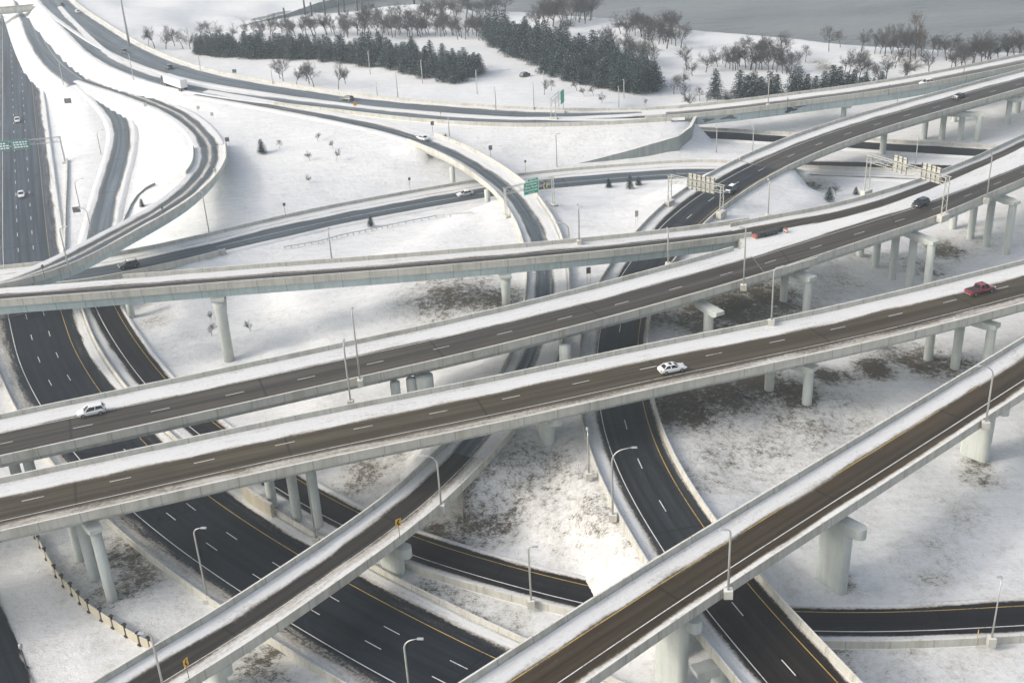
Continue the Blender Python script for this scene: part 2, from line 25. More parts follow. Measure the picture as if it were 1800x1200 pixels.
BARE_PATCHES = [(-11.28, 224.81, 13, 0.75), (-4.18, 222.85, 9, 0.8), (-18.4, 223.22, 9, 0.45), (39.7, 210.59, 13, 0.8), (46.26, 215.13, 13, 0.9), (52.99, 222.06, 9, 0.9), (56.15, 217.82, 8, 0.75), (32.63, 208.62, 8, 0.7), (43.24, 184.5, 6.5, 0.95), (48.6, 179.17, 6.5, 0.9), (56.85, 187.52, 4, 0.95), (66.6, 190.32, 4.5, 1), (60.63, 187.85, 3, 0.7), (77.3, 195.16, 8, 0.8), (83.16, 191.97, 7, 0.8), (72.45, 197.06, 7, 0.7), (102.05, 253.69, 6, 0.9), (91.19, 244.95, 6, 0.55), (95.05, 241.11, 6, 0.6), (83.75, 246.01, 5, 0.4), (32.01, 178.34, 10, 0.85), (28.19, 172.8, 8, 0.9), (38, 178.57, 9, 0.85), (-62.1, 150.64, 7, 0.7), (-58.32, 144.62, 6, 0.75), (-61.11, 140.82, 4, 0.7), (-67.33, 148.94, 6, 0.55), (2.49, 159.81, 9, 0.62), (7.38, 151.26, 11, 0.5), (12.13, 145.58, 9, 0.55), (13.89, 138.31, 7, 0.45), (-4.05, 154.59, 9, 0.6), (-8.57, 150.26, 6, 0.75), (-13.02, 150.17, 5, 0.85), (7.85, 157.71, 7, 0.45), (35.68, 161.64, 14, 0.52), (46.34, 167.62, 14, 0.55), (55.48, 173.07, 10, 0.5), (28.84, 154.02, 8, 0.5), (62.12, 182.16, 9, 0.25), (-10.08, 133.21, 6, 0.6), (-15.08, 136.83, 4, 0.7), (-3.7, 128.99, 6, 0.5), (66.58, 146.87, 5, 0.45), (60.7, 137.54, 5, 0.4), (72.6, 155.86, 4, 0.6), (57.44, 132.8, 4, 0.5), (46.71, 118.56, 8, 0.4), (40.96, 119.34, 6, 0.5), (56.44, 116.7, 10, 0.3), (-25.89, 167.76, 6, 0.65), (-28.55, 164.93, 5, 0.6), (-21.25, 170.64, 6, 0.55), (-34.2, 127.16, 3, 0.75), (-36.68, 123.39, 4, 0.7), (-34.68, 120.5, 4, 0.6), (44.43, 132.4, 2.5, 0.7), (73.81, 160.29, 3, 0.8), (-24.8, 247.16, 6, 0.2), (-78.37, 236.21, 5, 0.45), (-68.44, 225.61, 5, 0.25), (80.58, 248.64, 5, 0.5), (112.21, 259.43, 8, 0.4), (72.65, 234.4, 8, 0.45), (63.92, 225.05, 7, 0.45), (118.25, 430.31, 5, 0.7), (118.42, 421.43, 5, 0.8), (117.16, 409.05, 5, 0.7), (70.03, 296.75, 8, 0.15), (82.44, 297.61, 6, 0.75), (77.95, 298.01, 6, 0.7), (54.71, 216.62, 8, 0.7), (3.2, 333.79, 12, 0.18), (19.99, 336.34, 14, 0.2), (36.07, 330.41, 14, 0.18), (-5.06, 339.44, 8, 0.2)]
PIERS = {'A': [('round', 0.8, [(-60.48, 139.19), (-64.45, 144.2), (-68.09, 149.44)]), ('round', 0.8, [(-32.03, 154.17), (-35.72, 156.85), (-40.26, 160.8)]), ('wall', (5.2, 2.2), [(4.74, 168.58)]), ('round', 0.85, [(50.04, 175.72), (44.69, 180.86)]), ('round', 0.85, [(85.82, 187.82), (82.1, 192.59), (78.3, 196.17)])], 'B': [('plain', 0.85, [(-77.21, 159.97), (-80.76, 162.37)]), ('plain', 0.85, [(-20.49, 178.73), (-17.79, 179.66)]), ('plain', 1.7, [(-15.67, 180.45)]), ('plain', 1.1, [(9.44, 189.17)]), ('round', 0.95, [(37.7, 202.58)])], 'B2': [('round', 0.8, [(59.52, 214.01), (56.18, 219.44)]), ('round', 0.85, [(89.22, 228.84), (87.03, 233.37), (84.67, 237.75), (82.43, 242.89), (80.2, 247.18)]), ('round', 0.85, [(114.83, 249.71), (112.15, 254.7), (110.16, 259.37), (108.23, 265.69)])], 'C': [('flare', 1.25, [(-57.17, 212.83)]), ('flare', 1, [(-0.71, 220.04)])], 'D': [('round', 0.9, [(-91.03, 259.21)])], 'E': [('wall', (4.2, 1.8), [(-19.38, 142.01)]), ('wall', (4.2, 1.8), [(-40.79, 118.55)])], 'F': [('hammer', (5.2, 1.7), [(42.95, 132.27)]), ('hammer', (5.2, 1.7), [(74.17, 161.99)]), ('hammer', (5.2, 1.7), [(17.97, 115.47)])], 'K': [('round', 0.9, [(76.63, 292.58)]), ('round', 0.9, [(109.22, 324.75)]), ('round', 0.85, [(138.93, 331.48), (134.65, 333.44), (129.82, 334.93), (125.11, 336.41)]), ('round', 0.85, [(153.55, 345.9)])], 'K2': [('round', 1, [(23.33, 111.94)])], 'R5': [('plain', 0.75, [(-13.91, 313.03)]), ('plain', 0.75, [(-4.33, 293.48)])], 'R3': [('round', 0.8, [(107.02, 357.81)]), ('round', 0.8, [(139.39, 351.21)]), ('round', 0.8, [(161.25, 357.11)])], 'R6': [('plain', 0.8, [(-84.08, 239.23)])]}
DASH = {'A': (-70.22, 143.9), 'B': (-47.32, 175.34), 'B2': (54.74, 218.99), 'K': [(26.92, 119.99), (18.74, 156.74), (85.47, 306.78)], 'R1': [(-21.3, 125.88), (-19.01, 128.6)], 'R1f': (-133.85, 307.77)}
OVER = [(-260.85, 600.95, 6.5), (-250.67, 603.88, 6.5), (-239.81, 605.18, 6.5), (-232.06, 607.4, 6.5), (-225.6, 608.52, 6.5), (-218.49, 609.46, 6.5)]
OVERP = [(-252.06, 620.47), (-237.83, 628.4)]
PEEL = [(64.09, 341.78, 4.6, -2.35, -1.05, 'paintloss', 1), (70.9, 342.89, 6.4, -2.4, -0.95, 'paintloss', 4), (87.79, 346.2, 4.4, -2.7, -0.6, 'graffiti', 2), (92.87, 347.35, 4.6, -1.3, -0.7, 'paintloss', 7)]
WALL = [(18.71, 324.56, 1, 1.3), (26.46, 325.29, 1, 2.6), (35.03, 325.88, 1, 4.2), (43.87, 327.01, 0.9, 5.9), (51.16, 328.43, 0.8, 7.2), (55.97, 335.7, 0.5, 7.6), (59.59, 346.34, 0.4, 8.2)]
WALL2 = [(-137.12, 361.65, -0.04), (-130.68, 340.5, -0.21), (-124.46, 319.68, -0.29), (-118.56, 300.56, -0.23), (-112.59, 281.25, -0.17)]
WALL3 = [(-99.49, 324.13, 2.67), (-101.79, 321.85, 2.06), (-103.6, 318.73, 1.04), (-103.98, 313.03, 0.4), (-103.35, 305.83, 0.18), (-102.54, 298.22, 0.05)]
RAIL = [(-53.08, 263.4, 4.58), (-45.49, 267.53, 3.95), (-40.56, 272.45, 3.36), (-33.47, 276.38, 3.08), (-27.02, 279.74, 2.94), (-17.62, 285.06, 2.39), (-8.09, 274.63, 6.61)]
SEAW = [(-117.38, 558.79, -1), (-113.26, 564.13, -1), (-107.82, 571.88, -1), (-101.03, 580.87, -1), (-94.44, 593.09, -1), (-87.79, 607.34, -1), (-77.47, 618.11, -1), (-63.64, 626.66, -1), (-43.57, 636.95, -1)]
PILE = [(-99.49, 573.28, -2), (-92.27, 590.54, -2), (-88.06, 583.76, -2), (-82.34, 589.18, -2), (-74.24, 578.56, -2), (-73.19, 592.3, -2), (-66.85, 593.39, -2), (-63.48, 583.89, -2), (-39.89, 609.4, -2)]
FENCE = [(-77.64, 156.55, -0.54), (-75.82, 153.64, -0.42), (-73.57, 149.98, -0.14), (-70.59, 145.42, -0.1), (-68.75, 143.05, -0.18), (-66.84, 140.97, -0.25), (-65.06, 138.94, -0.32), (-63.13, 136.9, -0.36), (-60.68, 134.73, -0.29), (-58.52, 132.88, -0.23), (-56.12, 130.86, -0.21), (-53.7, 128.89, -0.22), (-52.01, 127.83, -0.22), (-49.48, 125.45, -0.22)]
CRASH = [(-45.55, 163.45, 0.3), (-42.78, 160.39, 0.3), (-39.93, 157.56, 0.3)]
LAMPS = [(-46.11, 137.55, -0.3, 13.1, -0.09, 1.23, 'tall curved arm street lamp on a block beside the three lane freeway at lower left'), (-15.47, 114.75, -0.3, 10.6, -0.08, 1.85, 'curved arm street lamp over the dark freeway at the bottom edge, base out of frame'), (-11.92, 146.93, 8.1, 8.55, 3.04, 1.85, 'curved arm lamp on the near parapet of the single lane ramp with chevron'), (13.22, 141.86, 8.2, 11.3, -0.1, 2.87, 'lamp with long arm on the parapet left of the dark two lane underpass road'), (0.68, 131.18, 1.3, 9.8, -0.09, 0.62, 'slim lamp on a square block beside the dark one lane road, lower centre'), (24.56, 114.25, 15.5, 8.9, 3.05, 0.6, 'curved lamp on a bracket of the near parapet of the brown front ramp'), (69.58, 149.73, 15.5, 9.35, 3.02, 1.91, 'lamp on the near parapet at the upper end of the brown front ramp'), (59.78, 117.94, 1.8, 10.4, 3.05, 0.28, 'lamp on a block beside the curved dark road at lower right'), (-25.72, 174.42, 15.3, 12.6, 9, 0, 'straight lamp on the near parapet of the bridge carrying the white hatchback'), (-26.46, 166.24, 16, 10.15, 9, 0, 'straight lamp on the far parapet of the bridge carrying the white sedan, left half'), (44.54, 204.43, 15.3, 11.55, 2.99, 0.52, 'lamp on the near parapet of the bridge in front of the barrel crash cushion'), (46.06, 187.49, 15.8, 10.25, -0.14, 1.35, 'lamp on the far parapet of the bridge between the white sedan and the red pickup'), (105.69, 243.08, 15.3, 11.5, 2.96, 2.79, 'lamp on the near parapet behind the black car, under the sign gantry side'), (31.93, 216.93, 15.3, 6.9, 9, 0, 'lamp on the far parapet where two bridges draw together, centre right'), (15.13, 229.04, 16.4, 7.4, 9, 0, 'lamp on the far parapet of the narrow flyover, centre of the photo'), (13.79, 242.79, 7, 8.2, 2.99, 2.13, 'hooked arm lamp rising from behind the narrow flyover beside the curving ramp'), (57.17, 240.79, 15.4, 7.5, 9, 0, 'lamp on the far parapet of the flyover near the barrel crash cushion'), (112.09, 305.56, 1, 9.25, 9, 0, 'lamp in the snow strip between dark roads behind the right gantry'), (62.23, 329.46, 1.39, 7.8, 9, 0, 'lamp in the snow near the girder bridge end, left one of a pair'), (72.89, 329.7, 0.7, 7.45, 9, 0, 'lamp in the snow under the girder bridge, right one of a pair'), (127.69, 369.8, 1, 5, 9, 0, 'lamp beside the end of the steel girder span at upper right'), (80.99, 348.15, 9.6, 8.1, 9, 0, 'lamp on the far parapet of the girder bridge in front of dark pines'), (37.3, 360.81, 5.94, 7.75, 9, 0, 'lamp beside the upper highway in front of the right pine grove'), (40.9, 379.02, 5.46, 5.8, 9, 0, 'short lamp at the foot of the right pine grove'), (10.86, 361.14, 7.7, 8.6, 9, 0, 'lamp beside the upper highway left of the small sign gantry'), (15.21, 385.38, 6.37, 7.55, 9, 0, 'pole at the left foot of the right pine grove'), (-33.01, 383.33, 7.7, 9, 9, 0, 'lamp beside the upper highway below the middle of the long pine grove'), (-39.98, 386.24, 7.7, 5.3, 9, 0, 'shorter lamp beside the upper highway right of the dark green car'), (-26.1, 408.08, 6.79, 7.7, 9, 0, 'pole in the snow before the right half of the long pine grove'), (-7.03, 389.75, 6.67, 7.8, 9, 0, 'pole in the snow at the right end of the long pine grove'), (-1.02, 363.57, 7.7, 7.4, 9, 0, 'lamp beside the upper highway in the gap between the two groves'), (-110.29, 441.08, 7.7, 5.95, 9, 0, 'lamp by the left end of the long pine grove'), (-79.02, 413.76, 7.7, 5.6, 9, 0, 'thin lamp in the snow above the upper highway, left of the bare roadside trees'), (-133.3, 433.29, 7.7, 10.2, 2.9, 1.37, 'lamp in the median right of the white semi trailer road split'), (-73.39, 275.22, 5.12, 10.95, 2.98, 0.44, 'lamp behind the ramp bridge abutment, left of centre'), (-35.79, 223.77, 17.5, 6.05, 9, 0, 'lamp on the far parapet of the narrow flyover, left half'), (-86.91, 217.82, 19.2, 10.5, -0.15, 1.18, 'lamp where the curved ramp bridge meets the flyover at far left'), (-107.99, 290.84, 0, 8.2, 2.98, 1.57, 'lamp beside the dark ramp passing under the curved bridge'), (-126.13, 362.38, 1.15, 8.1, -0.19, 2.11, 'lamp in the snow inside the bend of the dark ramp at upper left'), (-118.38, 314.4, 0.24, 8.65, -0.17, 2.36, 'lamp in the snow right of the left freeway, below the bend'), (15.58, 323.82, 1.42, 9.85, -0.19, 0.49, 'lamp on the snowy slope behind the green exit sign'), (-14.84, 332.88, 9.5, 5.05, 9, 0, 'lamp on the far edge of the curving ramp behind the white car'), (17.29, 260.62, 7.01, 5.1, -0.16, 0.4, 'thin lamp in the snow field right of the green exit sign'), (-46.03, 427.7, 6.32, 8.05, 9, 0, 'pole before the middle of the long pine grove'), (-164.62, 448.28, 3.77, 8.2, 9, 0, 'lamp in the snow left of the ramp fork at upper left'), (-60.82, 139.68, -0.16, 12.35, 9, 0, 'thin lamp right of the round columns under the front left bridge'), (-31.99, 150.59, -0.05, 12.7, 9, 0, 'thin lamp before the column row under the front bridge, left of the chevron ramp'), (-43.2, 107.19, 9.6, 9.95, 3.06, 0.8, 'curved lamp crossing the near end of the chevron ramp at bottom left'), (10.69, 153.22, 8.2, 7.1, 9, 0, 'short lamp on the parapet beside the dark underpass road under the front bridge')]
MAST = (-150.86, 493.68, 7.7)
CLAMP = (-68.52, 125.94, -0.8)
GA = ((81.9, 251.87, 15.2), (93.08, 234.24, 15.2), 8.65, 20.88)
GB = ((39.93, 269.52, 8.9), (50.72, 259.97, 9), 6.6, 14.41)
GC = ((0.29, 269.57, 7.4), (12.1, 275.74, 7.41), 7.25, 13.32)
GD = ((16.29, 349.87, 8.2), (19.07, 356.99, 8.2), 6.3, 7.64)
GE = ((-166.8, 355.34, 0), (-137.01, 360.1, -0.11), 8.2, 30.17)
RSIGNS = [('yellow chevron sign on the ramp parapet above the dark freeway', (-17.42, 138.02, 9), 3, 'chev', 0.55, False, 0.85, 1.15), ('lower yellow chevron sign on the snowy ramp at bottom left, seen edge on', (-41.16, 110.49, 9.6), 3, 'chev', 1.15, False, 0.8, 1.1), ('dark backed chevron sign on the snowy ramp bridge, nearest the exit sign', (-2.99, 312.78, 9), 3.2, 'back', 0.2, False, 1, 1.3), ('dark backed chevron sign at the start of the snowy ramp bridge', (-20.04, 342.19, 8.6), 3, 'back', 0.3, False, 1, 1.2), ('small yellow marker in the snow strip between the upper carriageways', (-18.24, 360.09, 8), 1.9, 'yellow', 0.9, False, 0.5, 0.9), ('yellow sign between the upper carriageways right of the dark green car', (-46.19, 374.44, 8), 2.2, 'yellow', 0.3, False, 1.1, 1.1), ('dark sign bracket on the far barrier of the dark ramp, left one', (-55.57, 283.39, 6), 3.2, 'back', 0.4, False, 0.7, 0.8), ('dark sign bracket on the far barrier of the dark ramp, right one', (-25.4, 306.68, 3.2), 3.2, 'back', 0.4, False, 0.7, 0.8), ('dark sign bracket beside the exit sign on the far barrier', (6.5, 319.41, 2.2), 3.2, 'back', 0.4, False, 0.6, 0.7), ('grey sign on two posts in the snow left of the wide sign back', (30.65, 258.82, 7.34), 3.7, 'grey', 0.5, True, 0.95, 1.5), ('grey sign on two posts between the flyover and the second bridge', (16.86, 227.95, 6.81), 3.7, 'back', 0.2, True, 0.95, 1.4), ('narrow yellow delineator on thin legs at the curved road, lower right', (58.21, 118.47, 0.6), 2.6, 'chev', 1.2, True, 0.6, 1), ('slim dark post sign on the near parapet of the girder bridge, leftmost', (85.65, 343.05, 9.5), 3, 'back', 1, False, 0.6, 1.2), ('slim dark post sign on the girder bridge left of the far white car', (117.96, 350.04, 10), 3, 'back', 1, False, 0.6, 1.2), ('slim dark post sign at the far parapet right of the far white car', (145.13, 362.67, 10.6), 2.8, 'back', 1, False, 0.6, 1.4), ('slim dark post sign on the near parapet right of the far white car', (141.85, 351.94, 10.8), 3, 'back', 1, False, 0.6, 1.6), ('small square sign right of the snowy ramp bend, highest of three', (-99.6, 386.91, 6.25), 2.4, 'grey', 0.2, True, 1, 1.1), ('small square sign right of the snowy ramp bend, middle of three', (-92.68, 375.58, 6.74), 2.4, 'grey', 0.2, True, 1, 1.1), ('small square sign at the outer side of the snowy ramp bend', (-80.89, 340.97, 7.89), 2.6, 'back', 0.2, True, 1.2, 1.3), ('small sign on the snowy ramp parapet at the bend', (-76.85, 304.54, 10.6), 2, 'grey', 0.3, False, 0.9, 1), ('dark square sign in the snow right of the left freeway, upper', (-155.08, 422.9, 2.17), 2.6, 'back', 0.2, True, 2.4, 1.8), ('dark square sign in the snow by the low wall, left', (-117.1, 308.06, 0.16), 2.6, 'back', 0.2, True, 2, 1.6), ('small grey sign between the two left ramps', (-119.34, 395.46, 5.4), 3, 'grey', 0.2, True, 1, 1.2), ('small dark sign in the snow above the upper highway at left', (-95.83, 431.82, 7.66), 2.2, 'back', 0, True, 1.5, 1.3), ('dark marker sign on the near parapet of the curved snowy bridge, right one', (-79.99, 262.82, 14.6), 2.6, 'back', 1.1, False, 0.6, 0.8), ('dark marker sign where the curved bridge meets the flyover', (-91.95, 217.72, 19.3), 2.6, 'back', 1.1, False, 0.6, 0.8), ('slim post sign on the near edge where the girder bridge begins', (48.68, 337, 8.8), 3, 'back', 1.1, False, 0.5, 1)]
CUSH = ((52.12, 230.05, 14.2), (58.9, 232.99, 14.2))
CARS = {'suv_white': (-69.4, 169.52, 14.2, -2.8), 'sedan_white': (26.2, 172.29, 14.8, 0.28), 'pickup': (86.59, 196.55, 14.5, 0.38), 'black': (91.38, 243.68, 14.2, -2.55), 'blue': (55.76, 275.11, 8.5, -2.2), 'bw': (135.66, 340.48, 10.3, -2.5), 'rwhite': (133.08, 360.84, 9.4, -2.81), 'dsuv': (-85.99, 249.67, 7.6, -2.7), 'wblue': (-10.45, 304.04, 1.3, -2.75), 'wsedan': (-22.8, 334.99, 8.3, 2.19), 'dgreen': (-49.89, 385.76, 8, 2.53), 'semi': (-117.51, 420.66, 8, 2.26), 'w1': (-170.58, 412.86, 0, -1.22), 'w2': (-139.8, 328.64, 0, -1.22), 'd3': (-123.63, 447.4, 8, 2.18), 'w3': (-197.56, 576.61, 8, 2.09), 'w4': (-212.45, 599.59, 8, 2.07), 'd5': (-149.59, 480.53, 8, 2.09), 'parked': (9.79, 415.47, 5.38, 0.9)}
